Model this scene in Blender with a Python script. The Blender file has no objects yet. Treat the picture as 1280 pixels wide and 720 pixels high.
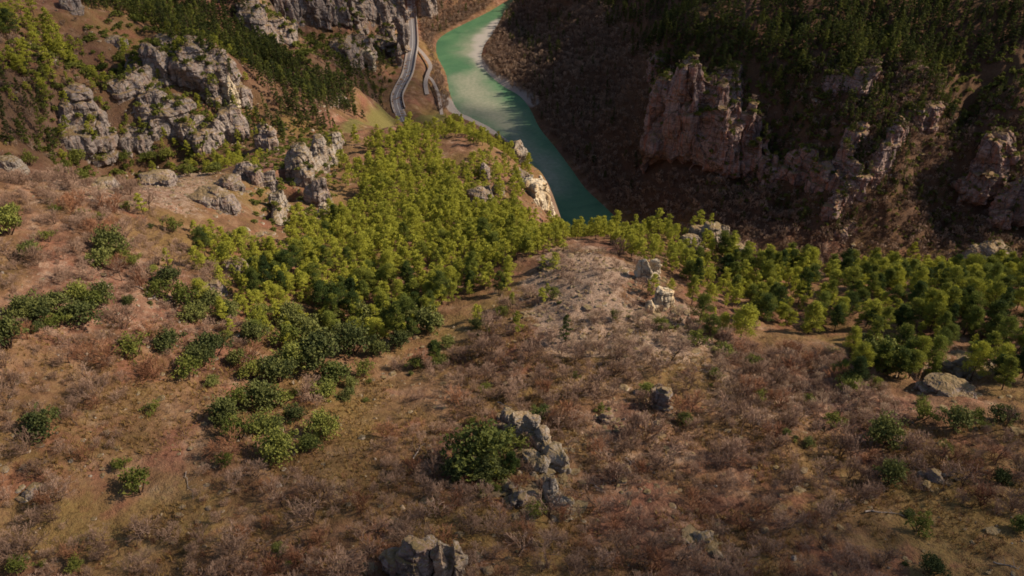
import bpy, math, random, time
import numpy as np
from mathutils.bvhtree import BVHTree
from mathutils import Vector
T0 = time.time()
random.seed(7); RNG = np.random.default_rng(7)
sc = bpy.context.scene
COL = sc.collection
# ------------------------------------------------------------------ camera
H = 240.0; F = 1005.0; P = math.radians(35.0)
cP, sP = math.cos(P), math.sin(P)
CAM = np.array([0.0, 0.0, H])
def ray(px, py):
    u = np.asarray(px, float) - 640; v = np.asarray(py, float) - 360
    d = np.stack([u, F*cP - v*sP, -F*sP - v*cP], -1)
    return d/np.linalg.norm(d, axis=-1, keepdims=True)
def at_z(px, py, z):
    d = ray(px, py); t = (z - H)/d[..., 2]
    return CAM + d*t[..., None] if np.ndim(t) else CAM + d*t
def project(x, y, z):
    zz = z - H
    dep = y*cP - zz*sP
    v = -(y*sP + zz*cP)
    return 640 + F*x/dep, 360 + F*v/dep, dep
cam = bpy.data.cameras.new('camera'); co = bpy.data.objects.new('camera', cam); COL.objects.link(co)
co.location = (0, 0, H); co.rotation_euler = (math.pi/2 - P, 0, 0)
cam.sensor_width = 36; cam.lens = 36*F/1280; cam.clip_end = 20000; cam.clip_start = 1
sc.camera = co
# ------------------------------------------------------------------ noise
def _h(ix, iy, iz, s):
    n = (ix.astype(np.int64)*374761393 + iy.astype(np.int64)*668265263 + iz.astype(np.int64)*2147483647 + s*1274126177) & 0xffffffff
    n = ((n ^ (n >> 13))*1274126177) & 0xffffffff
    n = ((n ^ (n >> 16))*2246822519) & 0xffffffff
    return ((n ^ (n >> 15)) & 0xffffff)/float(0xffffff)
def vn3(p, s=0):
    i = np.floor(p); f = p - i; i = i.astype(np.int64); f = f*f*f*(f*(f*6 - 15) + 10)
    r = 0
    for a in (0, 1):
        wa = f[:, 0] if a else 1 - f[:, 0]
        for b in (0, 1):
            wb = f[:, 1] if b else 1 - f[:, 1]
            for c in (0, 1):
                wc = f[:, 2] if c else 1 - f[:, 2]
                r = r + wa*wb*wc*_h(i[:, 0]+a, i[:, 1]+b, i[:, 2]+c, s)
    return r*2 - 1
def vn2(x, y, s=0):
    ix = np.floor(x); iy = np.floor(y); fx = x-ix; fy = y-iy
    ix = ix.astype(np.int64); iy = iy.astype(np.int64); z = np.zeros_like(ix)
    fx = fx*fx*fx*(fx*(fx*6-15)+10); fy = fy*fy*fy*(fy*(fy*6-15)+10)
    return ((1-fx)*(1-fy)*_h(ix, iy, z, s) + fx*(1-fy)*_h(ix+1, iy, z, s) + (1-fx)*fy*_h(ix, iy+1, z, s) + fx*fy*_h(ix+1, iy+1, z, s))*2-1
def fbm2(x, y, o=4, s=0, g=0.5):
    r = 0; a = 1; k = 1
    for j in range(o):
        ca, sa = math.cos(j*1.1), math.sin(j*1.1)
        r = r + a*vn2((x*ca - y*sa)*k + 13.7*j, (x*sa + y*ca)*k + 5.1*j, s+j); a *= g; k *= 2.03
    return r
def rid2(x, y, o=4, s=0):
    r = 0; a = 1; k = 1
    for j in range(o):
        ca, sa = math.cos(j*1.1), math.sin(j*1.1)
        r = r + a*(1 - 2*np.abs(vn2((x*ca-y*sa)*k + 3.7*j, (x*sa+y*ca)*k + 9.1*j, s+j))); a *= .5; k *= 2.1
    return r
def fbm3(p, o=4, s=0, g=0.5):
    r = 0; a = 1; k = 1
    for j in range(o):
        r = r + a*vn3(p*k + 7.3*j, s+j); a *= g; k *= 2.03
    return r
def worley3(p, s=0):
    i = np.floor(p).astype(np.int64); d1 = np.full(len(p), 9.); d2 = d1.copy(); cid = np.zeros(len(p))
    for a in (-1, 0, 1):
        for b in (-1, 0, 1):
            for c in (-1, 0, 1):
                x, y, z = i[:, 0]+a, i[:, 1]+b, i[:, 2]+c
                q = np.stack([x + _h(x, y, z, s), y + _h(x, y, z, s+11), z + _h(x, y, z, s+23)], -1)
                d = np.sqrt(((q - p)**2).sum(1)); h = _h(x, y, z, s+37)
                m = d < d1
                d2 = np.where(m, d1, np.minimum(d2, d)); cid = np.where(m, h, cid); d1 = np.minimum(d1, d)
    return d1, d2, cid
def sstep(a, b, x):
    t = np.clip((x-a)/(b-a), 0, 1); return t*t*(3-2*t)
# ------------------------------------------------------------------ terrain control points (pixel ray, height above the river)
CP = []
def c(px, py, z): p = at_z(px, py, z); CP.append((p[0], p[1], z))
def w(x, y, z): CP.append((x, y, z))
# foreground hillside
for a in [(-60,720,166),(150,720,163),(350,720,162),(560,715,163),(760,720,160),(980,720,160),(1180,720,161),(1340,720,162),
          (0,600,167),(250,590,161),(450,590,157.5),(640,590,159),(820,590,156),(1000,590,156.5),(1150,590,157),(1300,600,158),
          (-40,480,169),(120,480,163),(300,480,155),(450,480,150.5),(600,480,151),(740,480,152.5),(860,480,151),(1000,480,150),(1130,480,150.5),(1290,480,152),
          (-60,380,172),(60,380,168),(180,380,161),(300,380,152),(420,390,145),(540,390,143.5),(640,380,146),(740,380,151),(830,380,147),(920,390,142),(1050,400,141),(1160,400,142),(1290,400,143),
          (-60,300,172),(40,300,168),(150,300,161),(250,310,153),(350,310,143),(450,310,137),(560,310,134),(650,318,139),(705,322,147),(745,322,149),(790,318,142),(850,318,136),
          (900,335,134),(990,345,132),(1100,350,132),(1200,345,134),(1300,350,135),
          (-60,220,168),(20,222,166),(110,232,160),(200,240,153),(300,262,146),(345,280,138),
          # grove bowl and spur
          (420,270,131),(480,250,126),(560,260,123),(640,285,127),(700,294,124.5),(760,296,122.5),(830,297,126),(890,290,130),
          (380,215,128),(430,215,122),(500,210,113),(560,215,108),(620,240,112),(670,262,112),
          (450,180,106),(520,172,100),(570,165,96),(610,172,95),(650,195,99),(678,232,104),
          # left rocky spur
          (50,196,116),(112,197,107),(180,198,102),(235,195,100),(290,190,102),(335,188,118),
          (0,150,136),(60,130,130),(112,146,120),(160,134,115),(205,111,117),(258,131,111),(290,132,107),
          (0,80,148),(80,80,141),(150,84,135),(200,68,132),(250,62,132.5),(285,66,127),
          (0,20,150),(90,15,142),(160,28,133),(210,42,128),
          # forest valley behind
          (300,30,82),(350,70,62),(330,120,72),(400,110,55),(440,130,38),(350,150,66),(250,0,98),(460,152,30),(480,110,28),
          (420,88,58),(380,62,70),(330,20,82),(300,-10,100),
          # road bench and left bank
          (508,40,15),(512,90,13),(500,130,13),(545,90,8),(545,50,8),(530,10,22),(560,20,6),(600,5,5),(575,140,5),(545,120,8),(535,148,12),
          # far bank
          (650,100,8),(700,160,7),(760,230,6),(700,80,18),(760,140,22),(800,200,18),(820,250,18),(700,20,16),(760,40,42),(820,60,70),
          (780,100,32),(850,222,26),(930,240,32),(900,290,20),(1000,290,28),
          (860,90,68),(920,100,74),(1000,100,82),(1080,90,88),(1160,95,90),(1280,95,92),
          (860,20,88),(1000,20,98),(1140,20,103),(1280,20,108),(1280,-60,118),(1100,-60,112),(900,-60,104),(740,-60,70),(660,-60,30),
          (960,170,52),(1000,190,54),(1050,170,66),(1060,230,50),(1110,160,72),(1170,140,78),(1110,250,44),(1150,190,56),(1200,190,48),
          (1230,130,78),(1280,140,72),(1250,180,62),(1190,285,28),(1240,290,30),(1290,290,32),(1080,300,26),(1150,260,34),(1000,240,36)]:
    c(*a)
# hidden drops behind the near crests, then far surroundings
for px in range(880, 1361, 80):
    p = at_z(px, 330, 134); r = p[:2]/np.linalg.norm(p[:2])
    w(*(p[:2] + r*28), 108); w(*(p[:2] + r*62), 68); w(*(p[:2] + r*105), 36)
for px, py, z in [(700,288,125),(760,290,123),(830,290,126.5)]:
    p = at_z(px, py, z); r = p[:2]/np.linalg.norm(p[:2])
    w(*(p[:2] + r*32), 96); w(*(p[:2] + r*72), 50); w(*(p[:2] + r*120), 12)
for px, py, z in [(695,240,92),(662,190,88),(625,165,86),(575,155,88),(515,160,90)]:
    p = at_z(px, py, z); r = p[:2]/np.linalg.norm(p[:2]) ; r = r + np.array([.35, 0])
    w(*(p[:2] + r*30), 58); w(*(p[:2] + r*65), 26)
for px, py, z in [(20,215,165),(120,225,158),(220,235,150)]:
    p = at_z(px, py, z); r = p[:2]/np.linalg.norm(p[:2]); w(*(p[:2] + r*30), 139); w(*(p[:2] + r*60), 122)
for px, py, z in [(262,48,134),(295,80,124),(215,38,127)]:
    p = at_z(px, py, z); w(p[0]+18, p[1]+38, 98); w(p[0]+30, p[1]+85, 84)
for a in [(-260,60,215),(-330,200,235),(-300,420,190),(-420,520,210),(-260,900,170),(-100,1150,180),(120,1250,190),(330,1050,200),(260,60,176),(380,200,170),
          (0,-60,195),(-150,-60,215),(160,-60,200),(560,560,190),(600,760,230),(620,300,190),(-600,0,300),(-600,1000,300),(700,-100,260),(900,900,320),
          (0,-400,320),(0,1700,330),(-1200,500,420),(1300,500,420),(-190,660,150),(-130,760,140),(-60,900,90),(200,900,130)]:
    w(*a)
# steep cliffed side left of the road (terrain follows cliff line)
for a in [(470,40,20),(455,70,26),(420,40,34),(360,30,48)]: c(*a)
CPA = np.array(CP); CXY = CPA[:, :2]
RC = 9.0
def _phi(a, b):
    d2 = ((a[:, None, :] - b[None])**2).sum(-1); return np.sqrt(d2 + RC*RC)
_A = _phi(CXY, CXY) - 0*np.eye(len(CXY))
_A[np.arange(len(CXY)), np.arange(len(CXY))] -= 3.0      # slight smoothing (phi is conditionally negative)
_n = len(CXY); _M = np.zeros((_n+1, _n+1)); _M[:_n, :_n] = _A; _M[:_n, _n] = 1; _M[_n, :_n] = 1
_w = np.linalg.solve(_M, np.append(CPA[:, 2], 0))
def rbf(x, y):
    x = np.asarray(x, float).ravel(); y = np.asarray(y, float).ravel(); out = np.empty(len(x))
    for i in range(0, len(x), 40000):
        q = np.stack([x[i:i+40000], y[i:i+40000]], -1); out[i:i+40000] = _phi(q, CXY)@_w[:-1] + _w[-1]
    return out
# raster of the smooth part
GX0, GX1, GY0, GY1, GS = -700, 900, -100, 1500, 2.5
_gx = np.arange(GX0, GX1+1, GS); _gy = np.arange(GY0, GY1+1, GS)
_GXX, _GYY = np.meshgrid(_gx, _gy); RAST = rbf(_GXX, _GYY).reshape(_GXX.shape)
def bil(R, x, y):
    fx = np.clip((x-GX0)/GS, 0, R.shape[1]-1.001); fy = np.clip((y-GY0)/GS, 0, R.shape[0]-1.001)
    ix = fx.astype(int); iy = fy.astype(int); fx = fx-ix; fy = fy-iy
    return R[iy, ix]*(1-fx)*(1-fy) + R[iy, ix+1]*fx*(1-fy) + R[iy+1, ix]*(1-fx)*fy + R[iy+1, ix+1]*fx*fy
def seg_dist(x, y, pl, closed=False):
    d = np.full(x.shape, 1e9); n = len(pl)
    for i in range(n if closed else n-1):
        a = pl[i]; b = pl[(i+1) % n]; ab = b-a; L = (ab**2).sum()+1e-9
        t = np.clip(((x-a[0])*ab[0] + (y-a[1])*ab[1])/L, 0, 1)
        d = np.minimum(d, (x-a[0]-t*ab[0])**2 + (y-a[1]-t*ab[1])**2)
    return np.sqrt(d)
def inside(x, y, pl):
    r = np.zeros(x.shape, bool); n = len(pl)
    for i in range(n):
        a = pl[i]; b = pl[(i+1) % n]
        m = ((a[1] > y) != (b[1] > y))
        with np.errstate(divide='ignore', invalid='ignore'):
            r ^= m & (x < (b[0]-a[0])*(y-a[1])/(b[1]-a[1]+1e-12) + a[0])
    return r
def sdist(x, y, pl):
    d = seg_dist(x, y, pl, True); return np.where(inside(x, y, pl), -d, d)
def catmull(pts, n=6, closed=False):
    pts = [np.array(p, float) for p in pts]; out = []; N = len(pts)
    rng = range(N) if closed else range(N-1)
    for i in rng:
        p0 = pts[(i-1) % N] if closed or i > 0 else pts[0]; p1 = pts[i]; p2 = pts[(i+1) % N]; p3 = pts[(i+2) % N] if closed or i+2 < N else pts[-1]
        for k in range(n):
            t = k/n; out.append(.5*((2*p1) + (-p0+p2)*t + (2*p0-5*p1+4*p2-p3)*t*t + (-p0+3*p1-3*p2+p3)*t**3))
    if not closed: out.append(pts[-1])
    return np.array(out)
def px_poly(pts, z): return np.array([at_z(a, b, z)[:2] for a, b in pts])
RIV_L = [(790,-60),(730,-35),(680,-14),(640,-2),(612,14),(586,27),(560,40),(547,50),(545,60),(547,72),(557,92),(562,117),(572,138),(588,147),(613,160),(640,180),(662,203),(682,234),(692,262),(705,290),(730,330),(770,372)]
RIV_R = [(860,372),(830,335),(800,300),(771,272),(752,254),(731,234),(716,213),(696,186),(675,160),(663,136),(650,120),(630,108),(617,98),(606,86),(602,72),(606,56),(616,42),(624,28),(634,12),(654,-1),(700,-20),(760,-45),(830,-66)]
RIVER = catmull(px_poly(RIV_L + RIV_R, 0.0), 4, True)
SHOAL = catmull(px_poly([(620,30),(600,36),(583,50),(572,66),(590,78),(585,90),(566,96),(563,115),(575,140),(592,148),(615,160),(642,182),(664,206),(684,240),(700,245),(706,232),(694,208),(672,186),(655,165),(640,140),(622,120),(611,103),(602,90),(598,74),(602,56),(612,44)], 0.0), 4, True)
ROAD = catmull([at_z(a, b, 13)[:2] for a, b in [(513,-40),(514,10),(516,50),(513,72),(509,92),(501,108),(496,120),(497,132),(502,146),(508,160),(512,175)]], 8)
TRACK = catmull([at_z(a, b, 10)[:2] for a, b in [(515,54),(522,60),(531,70),(538,82),(535,92),(532,104),(534,118)]], 8)
TRACK2 = catmull([at_z(a, b, 10)[:2] for a, b in [(537,88),(534,93),(541,100),(548,116),(552,140)]], 6)
def detail(x, y, base):
    far = sstep(120, 420, y)
    n = fbm2(x/26, y/26, 3, 5)*(1.1 + 2.2*far) + fbm2(x/6.5, y/6.5, 3, 9)*(.42 + .5*far)
    # ribs running down the right-hand wall and the left cliffs
    wr = sstep(20, 60, x - (y-330)*.2)*sstep(285, 340, y)
    u = (x*.80 - y*.60)/24; v = (x*.60 + y*.80)/85
    rib = rid2(u + .5*fbm2(x/40, y/40, 2, 3), v, 3, 31)
    return base + n + wr*rib*3.4 + wr*rid2(x/13, y/17, 2, 77)*.7
def river_cut(x, y, z):
    m = (x > -260) & (x < 330) & (y > 300)
    if m.any():
        d = np.full(x.shape, 99.); d[m] = sdist(x[m], y[m], RIVER)
        t = sstep(-1, 30, d)
        bank = np.where(d > 0, 0.25 + d*0.28, np.maximum(-2.0, d*.35))
        z = np.where(d < 30, bank*(1-t) + np.maximum(z, 1.2)*t, np.maximum(z, 2.0))
    return z
def road_cut(x, y, z):
    for pl, hh, w0, w1 in ((ROAD, 13., 7.5, 22.), (TRACK, 10., 2.5, 9.), (TRACK2, 8.0, 2., 7.)):
        m = (x > -170) & (x < -40) & (y > 380) & (y < 1100)
        if m.any():
            d = np.full(x.shape, 99.); d[m] = seg_dist(x[m], y[m], pl)
            t = sstep(w0, w1, d)
            z = hh*(1-t) + z*t
    return z
PITS = [(*at_z(350, 284, 134)[:2], 6.5, 5.), (*at_z(365, 236, 126)[:2], 7., 4.5), (*at_z(357, 258, 130)[:2], 6., 4.), (*at_z(1186, 486, 144)[:2], 3.0, 4.), (*at_z(1160, 490, 144)[:2], 2.4, 3.2), (*at_z(1088, 452, 144)[:2], 2.4, 4.5)]
def tz_exact(x, y, base):
    z = detail(x, y, base)
    for a, b, dp, rr in PITS:
        z = z - dp*np.exp(-(((x-a)**2 + (y-b)**2)/rr**2)**2)
    return river_cut(x, y, road_cut(x, y, z))
# fine raster for look-ups
_fs = 1.25
_fx = np.arange(-420, 560, _fs); _fy = np.arange(20, 1000, _fs)
_FXX, _FYY = np.meshgrid(_fx, _fy)
FR = tz_exact(_FXX.ravel(), _FYY.ravel(), bil(RAST, _FXX.ravel(), _FYY.ravel())).reshape(_FXX.shape)
def tz(x, y):
    x = np.asarray(x, float); y = np.asarray(y, float)
    fx = np.clip((x+420)/_fs, 0, FR.shape[1]-1.001); fy = np.clip((y-20)/_fs, 0, FR.shape[0]-1.001)
    ix = fx.astype(int); iy = fy.astype(int); fx = fx-ix; fy = fy-iy
    return FR[iy, ix]*(1-fx)*(1-fy) + FR[iy, ix+1]*fx*(1-fy) + FR[iy+1, ix]*(1-fx)*fy + FR[iy+1, ix+1]*fx*fy
def cast(px, py):
    "first hit of the sight line with the ground"
    d = ray(px, py); t = np.arange(60, 1300, .5); p = CAM + d*t[:, None]
    g = tz(p[:, 0], p[:, 1]); k = np.argmax(p[:, 2] <= g)
    if p[k, 2] > g[k]: k = len(t)-1
    return p[k], t[k]
def visible(x, y, z):
    n = len(x); ok = np.ones(n, bool)
    for f in np.concatenate([np.linspace(.35, .9, 30), np.linspace(.91, .985, 16)]):
        ok &= (H + (z-H)*f) > tz(x*f, y*f) - .3
    return ok
def slope(x, y, e=2.5):
    gx = (tz(x+e, y)-tz(x-e, y))/(2*e); gy = (tz(x, y+e)-tz(x, y-e))/(2*e); return np.sqrt(gx*gx+gy*gy), gx, gy
print('terrain fn', time.time()-T0)
# ------------------------------------------------------------------ mesh helpers
def mesh_np(name, V, FQ, mats=(), smooth=False, attrs=None, fmat=None):
    "V (n,3); FQ (m,k) faces with k corners each, or a list of such arrays"
    me = bpy.data.meshes.new(name)
    FL = FQ if isinstance(FQ, list) else [FQ]
    nl = sum(f.size for f in FL); npoly = sum(len(f) for f in FL)
    me.vertices.add(len(V)); me.vertices.foreach_set('co', np.ascontiguousarray(V, np.float32).ravel())
    me.loops.add(nl); me.loops.foreach_set('vertex_index', np.concatenate([f.ravel() for f in FL]).astype(np.int32))
    me.polygons.add(npoly)
    tot = np.concatenate([np.full(len(f), f.shape[1], np.int32) for f in FL])
    me.polygons.foreach_set('loop_start', np.concatenate([[0], np.cumsum(tot)[:-1]]).astype(np.int32))
    me.polygons.foreach_set('use_smooth', np.full(npoly, smooth))
    for m in mats: me.materials.append(m)
    if fmat is not None: me.polygons.foreach_set('material_index', fmat.astype(np.int32))
    for k, a in (attrs or {}).items():
        at = me.attributes.new(k, 'FLOAT', 'POINT'); at.data.foreach_set('value', np.ascontiguousarray(a, np.float32))
    me.update(calc_edges=True)
    return me
def obj(name, me, parent=None, label=None, cat=None, group=None, kind=None, loc=None):
    o = bpy.data.objects.new(name, me); COL.objects.link(o)
    if parent: o.parent = parent
    if loc is not None: o.location = loc
    if label: o['label'] = label
    if cat: o['category'] = cat
    if group: o['group'] = group
    if kind: o['kind'] = kind
    return o
# ------------------------------------------------------------------ node helpers
class NT:
    def __init__(s, name):
        s.m = bpy.data.materials.new(name); s.m.use_nodes = True; s.n = s.m.node_tree.nodes; s.l = s.m.node_tree.links
        s.n.clear(); s.out = s.n.new('ShaderNodeOutputMaterial'); s.b = s.n.new('ShaderNodeBsdfPrincipled')
        s.l.new(s.b.outputs[0], s.out.inputs[0]); s.geo = s.n.new('ShaderNodeNewGeometry')
    def set(s, inp, v):
        if isinstance(v, (int, float)): inp.default_value = v
        elif isinstance(v, tuple): inp.default_value = v if len(v) == len(inp.default_value) else (*v, 1)
        else: s.l.new(v, inp)
    def noise(s, scale, detail=4, rough=.55, vec=None, dist=0):
        n = s.n.new('ShaderNodeTexNoise'); n.inputs['Scale'].default_value = scale; n.inputs['Detail'].default_value = detail
        n.inputs['Roughness'].default_value = rough; n.inputs['Distortion'].default_value = dist
        s.l.new(vec or s.geo.outputs['Position'], n.inputs['Vector']); return n.outputs['Fac']
    def scaled(s, v):
        m = s.n.new('ShaderNodeVectorMath'); m.operation = 'MULTIPLY'; s.l.new(s.geo.outputs['Position'], m.inputs[0]); m.inputs[1].default_value = v; return m.outputs[0]
    def voro(s, scale, feat='F1', vec=None):
        n = s.n.new('ShaderNodeTexVoronoi'); n.feature = feat; n.inputs['Scale'].default_value = scale
        s.l.new(vec or s.geo.outputs['Position'], n.inputs['Vector']); return n.outputs['Distance']
    def ramp(s, f, stops):
        r = s.n.new('ShaderNodeValToRGB'); s.l.new(f, r.inputs[0]); e = r.color_ramp.elements
        while len(e) < len(stops): e.new(.5)
        for k, (p, c_) in enumerate(stops):
            e[k].position = p; e[k].color = (c_, c_, c_, 1) if isinstance(c_, (int, float)) else (*c_, 1)
        return r.outputs[0]
    def mix(s, f, a, b, mode='MIX'):
        m = s.n.new('ShaderNodeMix'); m.data_type = 'RGBA'; m.blend_type = mode
        s.set(m.inputs[0], f); s.set(m.inputs[6], a); s.set(m.inputs[7], b); return m.outputs[2]
    def math(s, op, a, b=0.0, c_=0.0):
        m = s.n.new('ShaderNodeMath'); m.operation = op; s.set(m.inputs[0], a); s.set(m.inputs[1], b); s.set(m.inputs[2], c_); return m.outputs[0]
    def attr(s, name):
        a = s.n.new('ShaderNodeAttribute'); a.attribute_name = name; return a.outputs['Fac']
    def nz(s):
        x = s.n.new('ShaderNodeSeparateXYZ'); s.l.new(s.geo.outputs['Normal'], x.inputs[0]); return x.outputs[2]
    def rnd(s):
        o = s.n.new('ShaderNodeObjectInfo'); return o.outputs['Random']
    def bump(s, h, strength, dist):
        b = s.n.new('ShaderNodeBump'); b.inputs['Strength'].default_value = strength; b.inputs['Distance'].default_value = dist
        s.l.new(h, b.inputs['Height']); s.l.new(b.outputs[0], s.b.inputs['Normal'])
    def fin(s, col, rough=.9, spec=.2):
        s.set(s.b.inputs['Base Color'], col); s.set(s.b.inputs['Roughness'], rough); s.b.inputs['Specular IOR Level'].default_value = spec; return s.m
# ------------------------------------------------------------------ materials
def ground_material():
    t = NT('ground_soil_grass_stone')
    big = t.noise(.035, 5, .6); mid = t.noise(.22, 5, .62); fine = t.noise(1.6, 4, .65); vf = t.noise(6.5, 3, .6)
    soil = t.ramp(mid, [(.30, (.070,.034,.025)), (.47, (.155,.074,.048)), (.60, (.245,.135,.088)), (.74, (.38,.27,.205))])
    grass = t.ramp(fine, [(.3, (.12,.072,.027)), (.55, (.21,.135,.048)), (.75, (.18,.145,.048))])
    red = t.ramp(fine, [(.3, (.14,.055,.035)), (.7, (.29,.125,.080))])
    stone = t.ramp(vf, [(.3, (.15,.09,.062)), (.5, (.30,.20,.145)), (.7, (.50,.38,.29))])
    g = t.math('ADD', t.attr('grass'), t.math('MULTIPLY', t.math('SUBTRACT', big, .5), 2.2))
    colr = t.mix(t.ramp(g, [(.2, 0.), (.75, .85)]), soil, grass)
    r_ = t.noise(.11, 4, .6, dist=.6)
    colr = t.mix(t.ramp(r_, [(.54, 0.), (.66, .75)]), colr, red)
    # stones lying in the soil: broken patches
    sn = t.math('ADD', t.noise(.75, 6, .72), t.math('MULTIPLY', t.math('SUBTRACT', t.attr('stony'), .5), .34))
    colr = t.mix(t.ramp(sn, [(.50, 0.), (.66, .85)]), colr, stone)
    # steep faces show rock
    st = t.ramp(t.math('ADD', t.nz(), t.math('MULTIPLY', t.math('SUBTRACT', mid, .5), .5)), [(.40, 1.), (.58, 0.)])
    crag = t.ramp(t.noise(.35, 6, .7, t.scaled((1, 1, .35))), [(.3, (.08,.055,.045)), (.5, (.19,.13,.10)), (.7, (.33,.25,.20))])
    colr = t.mix(t.math('MULTIPLY', st, .6), colr, crag)
    colr = t.mix(t.attr('meadow'), colr, t.ramp(fine, [(.3, (.11,.095,.032)), (.7, (.19,.155,.055))]))
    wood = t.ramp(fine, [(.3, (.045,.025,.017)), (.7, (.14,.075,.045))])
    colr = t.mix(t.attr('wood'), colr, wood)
    colr = t.mix(t.attr('gravel'), colr, t.ramp(vf, [(.3, (.24,.20,.18)), (.7, (.42,.36,.32))]))
    h = t.math('ADD', t.math('MULTIPLY', fine, 1.0), t.math('MULTIPLY', vf, .35))
    t.bump(h, .9, .55)
    return t.fin(colr, .95, .1)
def rock_material(name, lo, mid, hi, stain, stain_amt=.5, moss=True):
    t = NT(name)
    n1 = t.noise(.16, 6, .62); n2 = t.noise(.8, 5, .6); ver = t.noise(.5, 5, .62, t.scaled((1, 1, .08)))
    lay = t.noise(.6, 5, .7, t.scaled((.25, .25, 2.6)))
    f = t.math('ADD', t.math('MULTIPLY', n2, .42), t.math('MULTIPLY', lay, .58))
    colr = t.ramp(f, [(.32, lo), (.47, mid), (.66, hi)])
    colr = t.mix(t.math('MULTIPLY', t.ramp(ver, [(.5, 0.), (.62, 1.)]), stain_amt), colr, stain)
    colr = t.mix(t.math('MULTIPLY', t.ramp(n1, [(.52, 0.), (.64, 1.)]), .45), colr, lo)
    crack = t.voro(.22, 'DISTANCE_TO_EDGE', t.scaled((1, 1, .3)))
    colr = t.mix(t.ramp(crack, [(0., .8), (.035, 0.)]), colr, (lo[0]*.4, lo[1]*.4, lo[2]*.4))
    if moss:
        up = t.math('ADD', t.nz(), t.math('MULTIPLY', t.math('SUBTRACT', n2, .5), 1.0))
        colr = t.mix(t.ramp(up, [(.66, 0.), (.88, .8)]), colr, t.mix(n1, (.19,.10,.05), (.17,.14,.045)))
    h = t.math('ADD', t.math('MULTIPLY', n2, .8), t.math('MULTIPLY', lay, 1.3))
    t.bump(h, 1., .5)
    return t.fin(colr, .92, .15)
M = {}
M['ground'] = ground_material()
M['grey'] = rock_material('grey_limestone', (.09,.069,.062), (.235,.19,.173), (.41,.345,.305), (.30,.16,.10), .45)
M['pale'] = rock_material('pale_limestone', (.12,.095,.085), (.28,.235,.20), (.46,.40,.34), (.42,.27,.16), .5)
M['pink'] = rock_material('pink_limestone', (.065,.045,.042), (.24,.165,.148), (.43,.33,.30), (.36,.15,.10), .7)
M['white'] = rock_material('cream_and_sunlit_rock', (.24,.19,.15), (.48,.39,.28), (.66,.57,.43), (.60,.38,.17), .5, False)  # cream rock; also colours sunlit faces onto the grey cliffs
def leaf_material(name, a, b, trans=.28, rr=.35):
    t = NT(name)
    f = t.math('ADD', t.math('MULTIPLY', t.attr('tint'), 1-rr), t.math('MULTIPLY', t.rnd(), rr))
    colr = t.ramp(f, [(.24, a), (.76, b)])
    t.fin(colr, .7, .15)
    tr = t.n.new('ShaderNodeBsdfTranslucent'); t.l.new(colr, tr.inputs[0]); mx = t.n.new('ShaderNodeMixShader'); mx.inputs[0].default_value = trans
    t.l.new(t.b.outputs[0], mx.inputs[1]); t.l.new(tr.outputs[0], mx.inputs[2]); t.l.new(mx.outputs[0], t.out.inputs[0]); return t.m
M['pine'] = leaf_material('pine_needles', (.05,.078,.02), (.40,.39,.058), .26, .6)
M['pinemid'] = leaf_material('mid_green_pine_needles', (.035,.058,.018), (.21,.235,.045), .26, .6)
M['juniper'] = leaf_material('juniper_leaves', (.06,.08,.022), (.26,.265,.06), .2, .5)
M['pinedark'] = leaf_material('dark_pine_needles', (.036,.052,.018), (.21,.22,.045), .28, .5)
M['oak'] = leaf_material('evergreen_oak_leaves', (.052,.066,.022), (.20,.205,.058), .2, .55)
M['box'] = leaf_material('boxwood_leaves', (.09,.11,.022), (.23,.23,.05))
M['twig'] = leaf_material('bare_twigs', (.115,.066,.045), (.35,.225,.16), 0)
M['twigred'] = leaf_material('russet_twigs', (.13,.052,.030), (.32,.15,.08), 0)
M['twigblond'] = leaf_material('blond_twigs', (.24,.15,.095), (.52,.38,.27), 0)
M['twiggrey'] = leaf_material('grey_brown_tree_twigs', (.16,.10,.07), (.50,.35,.25), 0)
M['drygrass'] = leaf_material('dry_grass', (.17,.09,.03), (.40,.27,.10), .2)
def simple(name, a, b, sc_=2., rough=.9):
    t = NT(name); return t.fin(t.ramp(t.noise(sc_, 4, .6), [(.35, a), (.65, b)]), rough)
M['bark'] = simple('pine_bark', (.05,.03,.022), (.14,.085,.06), 4)
M['deadwood'] = simple('bleached_dead_wood', (.17,.13,.11), (.36,.30,.26), 3)
M['asphalt'] = simple('grey_asphalt', (.13,.115,.12), (.20,.18,.18), 1)
M['track'] = simple('pale_gravel', (.25,.20,.175), (.37,.31,.275), 1)
M['masonry'] = simple('pale_masonry', (.24,.20,.175), (.38,.33,.30), 1.5)
M['paint'] = simple('white_road_paint', (.5,.5,.48), (.62,.61,.6), 3)
# river
t = NT('green_river_water')
n = t.noise(.05, 4, .6, dist=.8); n2 = t.noise(.4, 4, .6)
deep = t.ramp(n, [(.3, (.045,.12,.062)), (.7, (.085,.18,.088))])
sh = t.math('ADD', t.attr('shoal'), t.math('MULTIPLY', t.math('SUBTRACT', n2, .5), .35))
colr = t.mix(t.ramp(sh, [(0.0, 0.), (.5, .5), (1., 1.)]), deep, t.ramp(n2, [(.3, (.20,.215,.145)), (.7, (.29,.285,.21))]))
colr = t.mix(t.attr('gravelbar'), colr, (.40,.345,.315))
t.bump(t.noise(.8, 5, .65), .6, .25)
M['water'] = t.fin(colr, .4, .05)
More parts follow.
